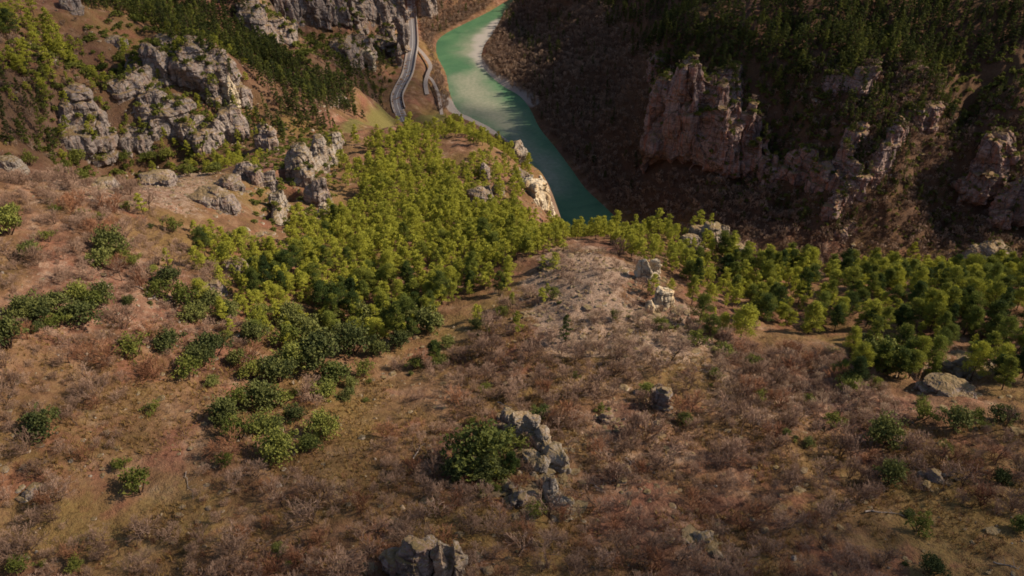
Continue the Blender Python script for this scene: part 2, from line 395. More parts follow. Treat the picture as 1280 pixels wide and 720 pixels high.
# ------------------------------------------------------------------ ground mesh
NS, = (860,)
s_in = np.linspace(-1, 1, NS); s_out = np.geomspace(1.02, 12, 26)
S = np.concatenate([-s_out[::-1], s_in, s_out])
ys = [34.]
while ys[-1] < 900: ys.append(ys[-1] + .26 + .0021*max(0, ys[-1]-60))
ys = np.array(ys); ys = np.concatenate([np.linspace(-900, -40, 12), np.linspace(-20, 32, 22), ys, np.geomspace(920, 6000, 26)])
wY = np.where(ys < 34, 75 + .72*34, 75 + .72*ys)
X = S[None, :]*wY[:, None]; Y = np.repeat(ys[:, None], len(S), 1)
xf, yf = X.ravel(), Y.ravel()
inr = (xf > GX0+5) & (xf < GX1-5) & (yf > GY0+5) & (yf < GY1-5)
base = np.empty(len(xf)); base[inr] = bil(RAST, xf[inr], yf[inr]); base[~inr] = rbf(xf[~inr], yf[~inr])
base = np.clip(base, -5, 480)
zf = tz_exact(xf, yf, base)
zf += fbm2(xf/1.7, yf/1.7, 3, 41)*.16*sstep(0, 1, zf-1.5)
nr, nc = X.shape
idx = np.arange(nr*nc).reshape(nr, nc)
Q = np.stack([idx[:-1, :-1], idx[:-1, 1:], idx[1:, 1:], idx[1:, :-1]], -1).reshape(-1, 4)
def gpoly(pts): return np.array([cast(a, b)[0][:2] for a, b in pts])
def patch(pts, soft=6, wob=5, s=3):
    pl = gpoly(pts); out = np.zeros(len(xf)); lo = pl.min(0)-soft-wob*2; hi = pl.max(0)+soft+wob*2
    m = (xf > lo[0]) & (xf < hi[0]) & (yf > lo[1]) & (yf < hi[1])
    d = sdist(xf[m], yf[m], pl) + fbm2(xf[m]/9, yf[m]/9, 3, s)*wob
    out[m] = 1 - sstep(-soft, soft, d); return out
def mx(*a): return np.maximum.reduce(a)
stony = mx(patch([(640,400),(680,330),(730,310),(780,330),(800,360),(860,400),(900,430),(880,470),(800,450),(740,440),(700,430)])*1.15,
           patch([(40,215),(100,205),(200,215),(300,225),(320,262),(250,270),(120,262),(30,250)])*.8,
           patch([(60,340),(130,345),(250,380),(200,400),(90,365)])*.55,
           patch([(900,480),(1000,470),(1100,500),(1000,520),(920,505)])*.7,
           patch([(700,520),(830,520),(850,620),(760,650),(700,600)])*.6,
           patch([(880,560),(960,600),(1000,680),(900,690)])*.45,
           patch([(1130,440),(1260,450),(1270,490),(1150,490)])*.6,
           patch([(320,90),(420,70),(440,90),(380,110)])*.8)
stony = mx(stony, patch([(770,330),(850,360),(890,430),(960,475),(1030,500),(960,520),(880,490),(800,450)], 8, 8)*.85, patch([(690,500),(760,480),(860,560),(900,640),(800,640),(720,600)], 8, 9)*.62, patch([(0,330),(120,300),(260,330),(330,420),(120,430)], 8, 9)*.5)
grass = np.clip(.42 + .45*mx(patch([(0,600),(200,620),(300,720),(0,720)]), patch([(900,640),(1280,540),(1280,720),(900,720)]), patch([(60,80),(240,60),(180,110),(40,125)]),
           patch([(560,640),(640,640),(700,700),(560,700)]), patch([(1120,520),(1220,540),(1130,560)])), 0, 1)
meadow = mx(patch([(425,162),(455,153),(498,150),(496,157),(440,166)], 2, 2), patch([(520,150),(545,142),(560,146),(540,158)], 2, 2))
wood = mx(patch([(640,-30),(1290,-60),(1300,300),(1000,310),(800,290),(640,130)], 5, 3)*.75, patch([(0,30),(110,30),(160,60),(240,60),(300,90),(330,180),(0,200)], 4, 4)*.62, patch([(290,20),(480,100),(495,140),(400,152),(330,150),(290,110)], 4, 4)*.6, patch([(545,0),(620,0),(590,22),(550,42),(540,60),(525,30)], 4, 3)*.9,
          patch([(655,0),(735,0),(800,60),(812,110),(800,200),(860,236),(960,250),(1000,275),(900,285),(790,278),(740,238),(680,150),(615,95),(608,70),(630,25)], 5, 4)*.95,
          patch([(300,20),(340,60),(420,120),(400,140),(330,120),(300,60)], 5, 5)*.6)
d_r = np.full(len(xf), 99.); m = (xf > -260) & (xf < 330) & (yf > 300) & (yf < 1300); d_r[m] = sdist(xf[m], yf[m], RIVER)
gravel = np.zeros(len(xf)); GB = [gpoly(q) for q in ([(598,75),(610,92),(640,108),(665,124),(668,130),(645,116),(612,99)], [(555,120),(590,146),(640,172),(655,186),(620,168),(570,146)])]
for q in GB: gravel[m] = np.maximum(gravel[m], 1 - sstep(1, 6, sdist(xf[m], yf[m], q)))
gravel *= (d_r < 9)
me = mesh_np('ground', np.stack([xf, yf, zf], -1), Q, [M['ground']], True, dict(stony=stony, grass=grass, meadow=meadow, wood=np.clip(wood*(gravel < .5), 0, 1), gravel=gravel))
obj('ground', me, kind='structure')
print('ground', len(xf), time.time()-T0)
# ------------------------------------------------------------------ river
g = np.arange(-140, 300, 1.6); gy = np.arange(330, 1250, 2.0)
A, B = np.meshgrid(g, gy); a_, b_ = A.ravel(), B.ravel(); d = sdist(a_, b_, RIVER)
keep = (d < 14).reshape(A.shape); sh = 1 - sstep(-16, 12, sdist(a_, b_, SHOAL) + fbm2(a_/12, b_/12, 3, 8)*4)
gbp = gpoly([(628,22),(612,32),(600,44),(591,58),(589,70),(598,82),(610,90),(606,72),(609,56),(619,42)])
gb = (1 - sstep(-4, 5, sdist(a_, b_, gbp) + fbm2(a_/9, b_/9, 3, 18)*3))*.8
id2 = np.arange(A.size).reshape(A.shape); q = np.stack([id2[:-1, :-1], id2[:-1, 1:], id2[1:, 1:], id2[1:, :-1]], -1)
km = keep[:-1, :-1] & keep[:-1, 1:] & keep[1:, 1:] & keep[1:, :-1]; q = q[km]
u, inv = np.unique(q, return_inverse=True)
me = mesh_np('river', np.stack([a_, b_, np.zeros(len(a_))], -1)[u], inv.reshape(-1, 4), [M['water']], True, dict(shoal=sh[u], gravelbar=gb[u]))
obj('river', me, kind='structure')
# ------------------------------------------------------------------ road, tracks, parapets
def offs(pl, o):
    d = np.gradient(pl, axis=0); d /= np.linalg.norm(d, axis=1, keepdims=True)+1e-9
    return pl + np.stack([-d[:, 1], d[:, 0]], -1)*o
def ribbon(name, pl, o0, o1, z, mat, thick=0, **k):
    L = offs(pl, o0); R = offs(pl, o1); n = len(pl)
    if np.ndim(z) == 0: z = np.full(n, z)
    V = np.concatenate([np.c_[L, z], np.c_[R, z]]); i = np.arange(n-1); Fq = np.stack([i, i+1, i+1+n, i+n], -1)
    if thick:
        V = np.concatenate([V, V-[0, 0, thick]]); m2 = 2*n
        Fq = np.concatenate([Fq, np.stack([i, i+m2, i+1+m2, i+1], -1), np.stack([i+n, i+1+n, i+1+n+m2, i+n+m2], -1), [[0, n, n+m2, m2]], [[n-1, n-1+m2, 2*n-1+m2, 2*n-1]]])
    return obj(name, mesh_np(name, V, Fq, [mat]), **k)
vis = ROAD[:-6]
ribbon('road', ROAD, 2.7, -2.7, 13.06, M['asphalt'], kind='structure')
ribbon('road_marking', ROAD, .12, -.12, 13.066, M['paint'], kind='structure')
ribbon('road_shoulder', ROAD, 3.9, -3.8, 13.03, M['track'], kind='structure')
ribbon('gravel_track', TRACK, 1.6, -1.6, 10.1, M['track'], kind='structure')
ribbon('gravel_track', TRACK2, 1.2, -1.2, np.linspace(10.1, 8.1, len(TRACK2)), M['track'], kind='structure')
W1 = ROAD[20:62]
ribbon('stone_parapet', W1, -3.8, -4.3, 13.8, M['masonry'], 1.6, label='low pale stone parapet along the river side of the road', cat='wall')
ribbon('retaining_wall', ROAD[8:60], 4.9, 4.3, 14.6, M['masonry'], 2.4, label='pale masonry retaining wall on the cliff side of the road', cat='wall')
# ------------------------------------------------------------------ rocks
import bmesh
_ico = {}
def ico(n):
    if n not in _ico:
        bm = bmesh.new(); bmesh.ops.create_icosphere(bm, subdivisions=n, radius=1); bm.verts.ensure_lookup_table()
        _ico[n] = (np.array([v.co[:] for v in bm.verts]), np.array([[v.index for v in f.verts] for f in bm.faces])); bm.free()
    return _ico[n]
ROCKV, ROCKF = [], []
def block(cx, cy, cz, sx, sy, sz, rot, seed):
    "a mass of rock bounded by joint planes, some upright, some slanting"
    V, Fc = ico(4); rg = np.random.default_rng(seed*7+1)
    az = np.concatenate([np.arange(7)*6.283/7 + rg.normal(size=7)*.35, rg.uniform(0, 6.28, 5), [rg.uniform(0, 6.28)], [0]])
    el = np.concatenate([rg.normal(size=7)*.16 + .06, rg.uniform(.45, 1.1, 5), [rg.uniform(1.2, 1.5)], [-1.57]])
    dd = np.concatenate([rg.uniform(.78, 1.02, 7), rg.uniform(.78, 1.0, 5), [.86], [1.]])
    Nn = np.stack([np.cos(el)*np.cos(az), np.cos(el)*np.sin(az), np.sin(el)], -1)
    r_ = np.min(np.where(V@Nn.T > .05, dd/np.maximum(V@Nn.T, .05), 9), 1)
    L = V*np.minimum(r_, 1.45)[:, None]*np.array([sx, sy, sz]); s = min(sx, sy, sz)
    W = L + np.array([seed*17.3, seed*7.9, seed*3.1])
    L = L + V*np.array([1, 1, .6])*(fbm3(W/(s*1.1), 2, seed)*s*.13)[:, None]
    ca, sa = math.cos(rot), math.sin(rot)
    return np.stack([L[:, 0]*ca - L[:, 1]*sa + cx, L[:, 0]*sa + L[:, 1]*ca + cy, L[:, 2] + cz], -1), Fc
def rid3(p, s): return 1-np.abs(vn3(p, s))*1.6
def fuse(V, Fc, vox):
    "one watertight skin round the overlapping masses"
    me = mesh_np('t', V, Fc); o = bpy.data.objects.new('t', me); COL.objects.link(o)
    m = o.modifiers.new('r', 'REMESH'); m.mode = 'VOXEL'; m.voxel_size = vox; m.adaptivity = 0
    dg = bpy.context.evaluated_depsgraph_get(); e = o.evaluated_get(dg); r = e.to_mesh()
    n = len(r.vertices); co_ = np.empty(n*3, np.float32); r.vertices.foreach_get('co', co_); no_ = np.empty(n*3, np.float32); r.vertices.foreach_get('normal', no_)
    ls = np.empty(len(r.loops), np.int32); r.loops.foreach_get('vertex_index', ls); k = len(r.polygons)
    e.to_mesh_clear(); bpy.data.objects.remove(o); bpy.data.meshes.remove(me)
    V2, N2, Q2 = co_.reshape(-1, 3).astype(float), no_.reshape(-1, 3).astype(float), ls.reshape(k, -1)
    lab = np.arange(n)                      # keep the main body, drop crumbs
    for _ in range(400):
        m_ = lab[Q2].min(1); l2 = lab.copy(); np.minimum.at(l2, Q2.ravel(), np.repeat(m_, 4)); l2 = l2[l2]
        if (l2 == lab).all(): break
        lab = l2
    ids, cnt = np.unique(lab, return_counts=True); kp = ids[cnt.argmax()]
    if cnt.max() < n: print('rock pieces', [int(c_) for c_ in cnt])
    vm = lab == kp; mp = np.cumsum(vm)-1; Q2 = mp[Q2[vm[Q2[:, 0]]]]
    return V2[vm], N2[vm], Q2
def weather(V, N, s, seed, col=1., up=1.):
    "joints, ledges, leaning facets and pitting, all in world metres"
    hz = N*np.array([1, 1, .35])
    W = V + .12*s*np.stack([vn3(V/(s*.8), seed+1), vn3(V/(s*.8), seed+2), vn3(V/(s*.8), seed+3)], -1)
    L = V + hz*(fbm3(W/(s*.9), 3, seed)*s*.06)[:, None]
    for cs, zz, am, cr, sd_ in ((.55, 2.2, .13, .035, 0), (.25, 1.8, .07, .02, 5), (.12, 1.3, .025, .006, 9)):
        d1, d2, cid = worley3(W/np.array([cs*s, cs*s, cs*s*zz]), seed+sd_)
        e_ = d2-d1
        L = L + hz*((cid-.5)*s*am*sstep(0, .10, e_) - (1-sstep(0, .09, e_))*s*cr*col)[:, None]
    st = (W[:, 2] + .15*W[:, 0])/(s*.26) + .5*vn3(W/(s*1.2), 9); k = np.floor(st).astype(np.int64); fr = st-k; z0 = np.zeros(len(st), np.int64)
    L = L + hz*((_h(k, z0, z0, seed)*(1-sstep(.85, 1, fr)) + _h(k+1, z0, z0, seed)*sstep(.85, 1, fr) - .5)*s*.17/up)[:, None]
    L = L + hz*(fbm3(W*np.array([1, 1, .16])/(s*.30), 3, seed+7)*s*.06*up)[:, None]
    if up > 1: L = L - hz*(np.clip(rid3(W*np.array([1, 1, .10])/(s*.55), seed+8)-.55, 0, 1)*s*.45)[:, None]
    L = L + N*(fbm3(W/(s*.12), 2, seed+3)*s*.010)[:, None]
    return L
def place(px, py_base, wpx, hpx, slant=None):
    if slant is None: p, t = cast(px, py_base)
    else: p = CAM + ray(px, py_base)*slant; t = slant
    ang = math.asin(-ray(px, py_base)[2])
    return p, t, wpx*t/F, hpx*t/F/math.cos(ang)
NR = [0]; RUB = []
def rock(name, label, cat, blocks, mat='grey', group=None, n=5, up=1.):
    "blocks: (px, py of the foot, width px, height px [, depth/width, rotation, slant])"
    Vs, Fs = [], []; o = 0; ss = []; pts = []
    NR[0] = int(blocks[0][0]*3 + blocks[0][1]*5) % 991
    for b in blocks:
        px, py, wp, hp = b[:4]; dr = b[4] if len(b) > 4 and b[4] else .9; rot = b[5] if len(b) > 5 and b[5] is not None else random.uniform(-.35, .35)
        p, t, w_, h_ = place(px, py, wp, hp, b[6] if len(b) > 6 else None); NR[0] += 1; big = h_ > 9
        sx = w_/2*1.12; sy = sx*dr*(1.25 if big else 1); sz = (h_ + .4*h_ + 1)/2
        r = p[:2]/np.linalg.norm(p[:2]); cxy = p[:2] + r*sy*.85; cz = p[2] + h_ - sz
        V, Fc = block(cxy[0], cxy[1], cz, sx, sy, sz, rot - math.atan2(p[0], p[1]), NR[0])
        Vs.append(V); Fs.append(Fc+o); o += len(V); ss.append((sx*sz)**.5); pts.append(cxy)
        if len(pts) == 1: c0 = np.array([cxy[0], cxy[1], p[2]])
    # low saddles tie the masses into one body of rock
    for i in range(1, len(pts)):
        j = min(range(i), key=lambda j: np.linalg.norm(pts[i]-pts[j])); a_, b_ = pts[i], pts[j]; m_ = (a_+b_)/2; L = np.linalg.norm(a_-b_)
        if L > 60: continue
        g_ = min(tz(*a_), tz(*b_)); s_ = min(ss[i], ss[j]); V, Fc = block(m_[0], m_[1], max(g_, tz(*m_)-1) , L*.5+s_*.4, s_*.6, s_*1.1, math.atan2(b_[1]-a_[1], b_[0]-a_[0]), NR[0]*3+i)
        Vs.append(V); Fs.append(Fc+o); o += len(V)
    S_ = float(np.mean(ss)) if len(ss) < 3 else float(np.median(ss))*1.15
    V, N, Q_ = fuse(np.concatenate(Vs), np.concatenate(Fs), max(.10, S_/(19 if n < 6 else 26)))
    V = weather(V, N, S_*1.15, NR[0], 1., up)
    if up > 1.5:                              # undercut foot
        zr = (V[:, 2]-V[:, 2].min())/np.ptp(V[:, 2]); V[:, 1] += S_*.42*(1 - sstep(.26, .42, zr + .05*vn3(V/4, 3)))
    ROCKV.append(V); ROCKF.append(Q_)
    for p_, s_ in zip(pts, ss): RUB.append((p_[0], p_[1], s_))
    return obj(name, mesh_np(name, V-c0, Q_, [M[mat]], False), None, label, cat, group, loc=c0)
L_ = 'rock outcrop'
# left spur
rock('cliff', 'large grey cliff with a sunlit cream right edge beside the forested gully', 'cliff', [(255,128,62,66,.8),(283,126,34,50,.8),(238,104,40,34),(300,133,18,26)], 'grey', n=6)
rock('rock_outcrop', 'narrow rock edge painted sunlit cream on the right end of the large grey cliff', L_, [(291,128,12,26,1.3,0.,cast(283,128)[1]-4),(286,116,12,18,1.3,0.,cast(283,128)[1]-3)], 'white')  # cream colour stands in for the sun's highlight on the cliff edge
rock('cliff', 'ribbed grey cliff stepping down left of the large cream-edged cliff', 'cliff', [(205,108,34,40),(180,100,34,26),(168,120,30,24),(155,128,26,24),(190,124,30,18)], 'grey')
rock('cliff', 'long grey rock shoulder below the ribbed cliff, falling to green shrubs', 'cliff', [(188,162,34,32),(215,172,40,36),(240,183,42,30),(262,186,40,26),(232,150,22,24),(275,182,14,28)], 'grey', n=6)
rock('cliff', 'rounded grey cliff block standing alone at left above the pale slab slope', 'cliff', [(112,194,56,44,.9),(128,184,36,46),(92,186,34,26)], 'grey', n=6)
rock('rock_outcrop', 'dark purplish rock stump right of the long grey shoulder', L_, [(290,180,34,36),(300,172,18,26)], 'grey')
rock('rock_outcrop', 'brownish broken rock at the foot of the gully between grey cliffs', L_, [(178,198,34,28),(160,196,18,22)], 'grey')
rock('boulder', 'flat grey boulder perched on the brown slope above the large cliff', 'boulder', [(213,60,30,12)], 'grey')
rock('boulder', 'dark flat boulder left of the flat grey boulder on the upper slope', 'boulder', [(145,60,24,11)], 'grey')
rock('boulder', 'small blocky rock at the very top left edge of the spur', 'boulder', [(90,16,20,16)], 'grey')
rock('boulder', 'pale rounded boulder at the far left end of the pale slab crest', 'boulder', [(12,216,30,13)], 'pale')
# centre left
rock('rock_outcrop', 'squat round grey rock among shrubs left of the bright pinnacles', L_, [(336,190,24,30)], 'grey')
rock('cliff', 'bright grey pinnacles with dark cleft above the central pine grove', 'cliff', [(388,176,40,26),(402,216,22,40),(378,222,28,32),(420,200,20,30),(384,236,22,24),(410,206,14,22)], 'pale', n=5)
rock('rock_pillar', 'rounded grey pillar with a sunlit cream foot in the pine grove', 'rock', [(402,262,22,36,.9),(392,256,18,22)], 'grey')
rock('rock_outcrop', 'rock foot painted sunlit cream below the rounded grey pillar', L_, [(406,276,13,17,1.,0.,cast(402,266)[1]-3)], 'white')  # sunlight on the pillar's lower face put in as cream colour
rock('cliff', 'overhanging rock lip with pale edge above a dark hollow in the grove', 'cliff', [(352,272,20,30),(340,288,18,28),(330,300,16,22)], 'pale')
rock('rock_outcrop', 'grey rock steps under bushes left of the dark hollow', L_, [(322,232,20,20),(338,240,16,22),(310,224,20,18)], 'grey')
for px, py, w_, h_, lb in [(270,262,46,16,'pinkish grey slab on the crest above the left slope shrubs'), (200,232,36,12,'weathered slab lying across the pale stony crest'),
                      (295,345,30,14,'long grey ledge beside pale grass on the left slope'), (272,366,16,12,'small pale rock just below the long grey ledge'), (290,238,26,14,'grey broken slab near the squat round rock'),
                      (130,236,26,7,'low pale slab in the middle of the stony crest')]:
    rock('rock_slab', lb, 'rock', [(px,py,w_,h_),(px+w_*.3,py+2,w_*.5,h_*.7)], 'grey')
# far left cliffs above the road
rock('cliff', 'tall fluted grey cliff rising out of frame left of the road', 'cliff', [(490,30,20,60),(503,42,16,90),(472,30,20,56),(455,20,20,50),(440,28,18,60),(505,70,12,50)], 'grey', n=6, up=1.9)
rock('cliff', 'fluted grey cliff wall at top centre left, beside the tall roadside cliff', 'cliff', [(420,30,22,60),(405,42,20,66),(388,26,20,60),(370,16,24,50),(350,22,26,50),(330,14,24,40),(448,50,16,30),(432,40,14,30)], 'grey', n=6, up=1.9)
rock('cliff', 'overhanging grey cliff with cream patch and dark undercut above the brown slope', 'cliff', [(452,74,26,28),(430,80,34,26),(405,86,30,20),(463,76,12,20)], 'grey', n=6)
rock('rock_outcrop', 'cream sunlit rock face under the overhanging grey cliff', L_, [(460,86,18,20,1.2),(438,97,22,9)], 'white')
rock('cliff', 'low grey cliff band between forested gully and fluted cliff wall', 'cliff', [(333,50,26,14),(358,52,26,16),(380,48,22,16),(315,38,30,30)], 'grey')
rock('rock_outcrop', 'grey crag directly over the upper end of the road', L_, [(490,62,16,22),(483,56,14,20),(500,84,8,30)], 'grey')
rock('rock_outcrop', 'small paired grey rocks on the brown slope left of the road', L_, [(403,132,10,12),(410,142,12,12),(427,128,10,8)], 'grey')
rock('rock_outcrop', 'dark grey crag on the riverside slope at the top right of the road', L_, [(532,20,16,22),(543,18,8,22)], 'grey')
# spur over the river
rock('cliff', 'bright white and cream cliff face at the river end of the spur', 'cliff', [(664,278,34,46,.9,0.,288),(676,279,26,50,.9,.1,291),(655,270,26,36,.9,.2,287)], 'white', n=6)
rock('rock_outcrop', 'grey rock head with cream spot above the river, upstream of the white cliff', L_, [(645,202,22,22),(655,206,12,18)], 'pale')
rock('rock_outcrop', 'grey rock between shrubs just left of the white cliff', L_, [(648,228,20,16)], 'grey')
rock('rock_outcrop', 'broken grey rock on the left flank of the spur below brown grass', L_, [(600,262,22,26),(610,256,12,22),(594,268,12,14)], 'grey')
rock('rock_outcrop', 'slim grey rock above the broken grey rock on the spur', L_, [(608,226,10,18),(604,220,10,10)], 'grey')
rock('rock_outcrop', 'small pink grey rock on the spur near its middle', L_, [(622,244,14,14)], 'grey')
# dome and its neighbours
rock('rock_outcrop', 'white split rock between green pines right of the stony dome', L_, [(803,352,18,26,.7),(817,350,12,26,.7)], 'white')
rock('rock_outcrop', 'white rock with two dark clefts below the split white rock', L_, [(822,386,14,22),(834,386,12,22),(812,392,8,16)], 'white')
rock('rock_outcrop', 'pale knobbly outcrop on the near crest left of the small overhanging rock', L_, [(862,312,24,14),(886,308,26,22),(899,306,16,24),(872,300,26,14)], 'pale', n=6)
rock('boulder', 'small overhanging boulder at the right end of the pale crest outcrop', 'boulder', [(917,328,22,20)], 'pale')
rock('boulder', 'mossy topped boulder standing above the pines of the right grove', 'boulder', [(1230,338,38,22),(1214,334,26,14)], 'pale', n=6)
rock('rock_slab', 'rounded pale rock slab at right below the pine grove', 'rock', [(1206,466,38,6),(1230,472,30,5),(1190,466,20,4)], 'pale')
rock('rock_slab', 'dark rock lip over a shadowy hollow near the right edge', 'rock', [(1182,494,44,6),(1160,492,24,5),(1205,494,18,4)], 'grey')
rock('boulder', 'pale boulder lying in the grove at far left end of the crest strip', 'boulder', [(690,335,18,10)], 'pale')
# right wall
rock('cliff', 'tall reddish cliff tower over the dark woods across the river', 'cliff', [(820,214,38,108,.9),(838,214,36,122,.9),(829,160,30,60)], 'pink', n=6, up=1.9)
rock('cliff', 'broad reddish cliff wall right of the tall tower, split by a dark cleft', 'cliff', [(864,216,38,112,.9),(884,219,38,104,.9),(902,224,30,92,.9),(919,228,26,84),(932,214,24,70),(900,150,46,52),(946,224,26,46),(958,228,24,30)], 'pink', n=6, up=1.9)
rock('cliff', 'low pink cliff band in the shade below the middle ridge', 'cliff', [(975,228,24,22),(992,232,26,26),(1010,226,24,26),(1026,236,24,28),(965,232,18,20)], 'pink', n=6)
rock('cliff', 'small pale cliff under the dark pines in the middle of the far wall', 'cliff', [(1050,122,22,26),(1072,120,26,30),(1084,112,18,26),(1034,118,20,18)], 'pink', n=5)
rock('cliff', 'jagged sunlit rock rib running down the middle ridge', 'cliff', [(1062,190,20,26),(1050,215,20,26),(1066,250,22,26),(1050,262,20,20),(1042,240,18,22),(1072,178,16,22),(1035,275,22,18)], 'pink', n=5)
rock('cliff', 'slanting grey rock fin on the right of the jagged rib', 'cliff', [(1096,218,20,34),(1108,196,18,34),(1118,180,14,28),(1088,226,18,18)], 'pink', n=5)
rock('rock_outcrop', 'rounded grey knob high on the right ridge between pines', L_, [(1160,160,18,24),(1146,158,18,20),(1135,150,14,14)], 'pink')
rock('rock_outcrop', 'dull rock hump above the reddish wall among dark pines', L_, [(820,96,24,22),(935,130,20,22)], 'pink')
rock('cliff', 'pointed reddish crag with mossy top beside the dark ravine at right', 'cliff', [(1222,246,34,62,.9),(1206,266,38,40),(1232,222,24,50),(1240,262,22,30)], 'pink', n=6, up=1.6)
rock('cliff', 'reddish cliff at the right edge with a dark slit', 'cliff', [(1262,284,34,48),(1282,280,30,60),(1250,292,18,24),(1300,285,36,66)], 'pink', n=6, up=1.6)
rock('rock_outcrop', 'small grey rock on the slope under the jagged rib', L_, [(1060,292,16,12),(1048,300,16,10)], 'pink')
# foreground
rock('rock_outcrop', 'jagged pale grey rock rib running down the slope right of the big foreground bush', L_, [(638,532,24,11),(652,546,30,22,.8),(664,553,24,27,.8),(676,562,20,20),(690,588,30,18),(702,594,18,20),(676,596,24,13),(664,580,20,12)], 'pale', n=6)
rock('rock_outcrop', 'white streaked rock tip at the lower end of the foreground rib', L_, [(688,632,18,30,.8),(698,640,22,14),(682,612,12,12),(710,646,16,7)], 'pale', n=6)
rock('rock_outcrop', 'dark broken stones in the shade below the big foreground bush', L_, [(650,636,24,12),(638,618,16,9),(662,628,14,10)], 'grey')
rock('rock_outcrop', 'big grey rock slab at the bottom edge with a ragged top', L_, [(524,730,44,34,.8),(498,722,30,20),(540,712,26,26)], 'grey', n=6)
rock('rock_outcrop', 'white streaked blade of rock at the bottom edge', L_, [(556,730,22,36,1.3),(572,734,18,36,1.3),(544,722,18,24)], 'pale', n=6, up=1.3)
rock('boulder', 'small grey boulder beside a bare shrub right of the foreground outcrop', 'boulder', [(759,532,18,10)], 'grey')
rock('boulder', 'grey leaning boulder under the small dark bush at centre right', 'boulder', [(826,515,22,26),(820,498,16,12)], 'grey')
rock('boulder', 'tiny pale boulder near the bottom right of the foreground outcrop', 'boulder', [(876,682,20,9)], 'pale')
rock('boulder', 'small grey boulder in the brush at the lower left', 'boulder', [(42,626,14,9)], 'grey')
rock('boulder', 'small pale boulder at right by the dark bare bush', 'boulder', [(1166,605,18,9)], 'grey')
_bl = []; _o = 0
for _V, _F in zip(ROCKV, ROCKF): _bl.append(_F+_o); _o += len(_V)
BV = BVHTree.FromPolygons(np.concatenate(ROCKV).tolist(), np.concatenate(_bl).tolist())
def rock_top(x, y):
    h = BV.ray_cast(Vector((x, y, 400)), Vector((0, 0, -1))); return h[0].z if h[0] else -1e9
print('rocks', NR, _o, time.time()-T0)
# ------------------------------------------------------------------ vegetation shapes
def tubes(segs, k=3):
    "segs: list of (p0, p1, r0, r1); k-sided tapered prisms"
    A = np.array([s[0] for s in segs], float); B = np.array([s[1] for s in segs], float)
    ra = np.array([s[2] for s in segs]); rb = np.array([s[3] for s in segs]); d = B-A; d /= np.linalg.norm(d, axis=1, keepdims=True)+1e-9
    up = np.where(np.abs(d[:, 2:3]) > .9, [[1., 0, 0]], [[0, 0, 1.]]); u = np.cross(d, up); u /= np.linalg.norm(u, axis=1, keepdims=True); v = np.cross(d, u)
    n = len(segs); th = np.arange(k)*2*math.pi/k
    ring = u[:, None]*np.cos(th)[None, :, None] + v[:, None]*np.sin(th)[None, :, None]
    V = np.concatenate([A[:, None]+ring*ra[:, None, None], B[:, None]+ring*rb[:, None, None]], 1).reshape(-1, 3)
    i = (np.arange(n)*2*k)[:, None]; a = np.arange(k)[None]; b = (a+1) % k
    return V, np.stack([i+a, i+b, i+k+b, i+k+a], -1).reshape(-1, 4)
def leaves(C, size, asp, tint, rg, upb=.35):
    "small four-cornered folded leaf tufts round the points C"
    n = len(C); nr = rg.normal(size=(n, 3)); nr[:, 2] = np.abs(nr[:, 2])+upb; nr /= np.linalg.norm(nr, axis=1, keepdims=True)
    a = rg.normal(size=(n, 3)); u = np.cross(nr, a); u /= np.linalg.norm(u, axis=1, keepdims=True); v = np.cross(nr, u)
    s = size*rg.uniform(.6, 1.35, n)[:, None]
    V = np.stack([C - u*s, C - v*s*asp, C + u*s, C + v*s*asp], 1)
    V[:, 1] += nr*s*.3; V[:, 3] += nr*s*.3
    return V.reshape(-1, 3), np.arange(4*n).reshape(n, 4), np.repeat(tint, 4)
def pine(seed, h=8., R=2.3, nb=26, ncl=3, nl=16, ls=.24, z0=.34, cone=.35, fl=.42):
    rg = np.random.default_rng(seed); lean = rg.normal(size=2)*.03*h
    def axis(z): return np.array([lean[0]*(z/h)**1.6, lean[1]*(z/h)**1.6, z])
    segs = [(axis(h*i/8), axis(h*(i+1)/8), .021*h*(1-i/8.6), .021*h*(1-(i+1)/8.6)) for i in range(8)]
    C, T = [], []
    for b in range(nb):
        f = (b+.5)/nb; z = h*(z0 + (1-z0)*f*.97); az = b*2.4 + rg.normal()*.5
        prof = (math.sin(math.pi*min(1, (.16+.84*f)))**.55)*(1-cone*f) if f < .999 else .2
        r = R*prof*rg.uniform(.6, 1.12) + .1; d = np.array([math.cos(az), math.sin(az), rg.uniform(.05, .42) + .3*f]); d /= np.linalg.norm(d)
        p0 = axis(z); p1 = p0 + d*r; p1[2] -= .1*r
        segs.append((p0, p1, .03+.006*h*(1-f), .018))
        bt = rg.uniform(0, 1)
        for c_ in range(ncl):
            q = p0 + (p1-p0)*(.42 + .6*(c_+.5)/ncl) + rg.normal(size=3)*np.array([.2, .2, .08])*R*.35
            m = int(nl*rg.uniform(.6, 1.3)); off = rg.normal(size=(m, 3)); off = off/np.linalg.norm(off, axis=1, keepdims=True)*rg.uniform(.5, 1.15, (m, 1))*np.array([1, 1, fl*1.25])*R*.25
            off[:, 2] += R*.05; C.append(q+off); T.append(np.clip(bt*.6 + rg.uniform(0, .4) + rg.normal(size=m)*.08, 0, 1))
    m = 10; C.append(axis(h*.98)+rg.normal(size=(m, 3))*np.array([.5, .5, .8])*R*.14); T.append(np.full(m, .7))
    V, Fq, A = leaves(np.concatenate(C), ls, .45, np.concatenate(T), rg)
    return (V, Fq, A), tubes(segs, 4)
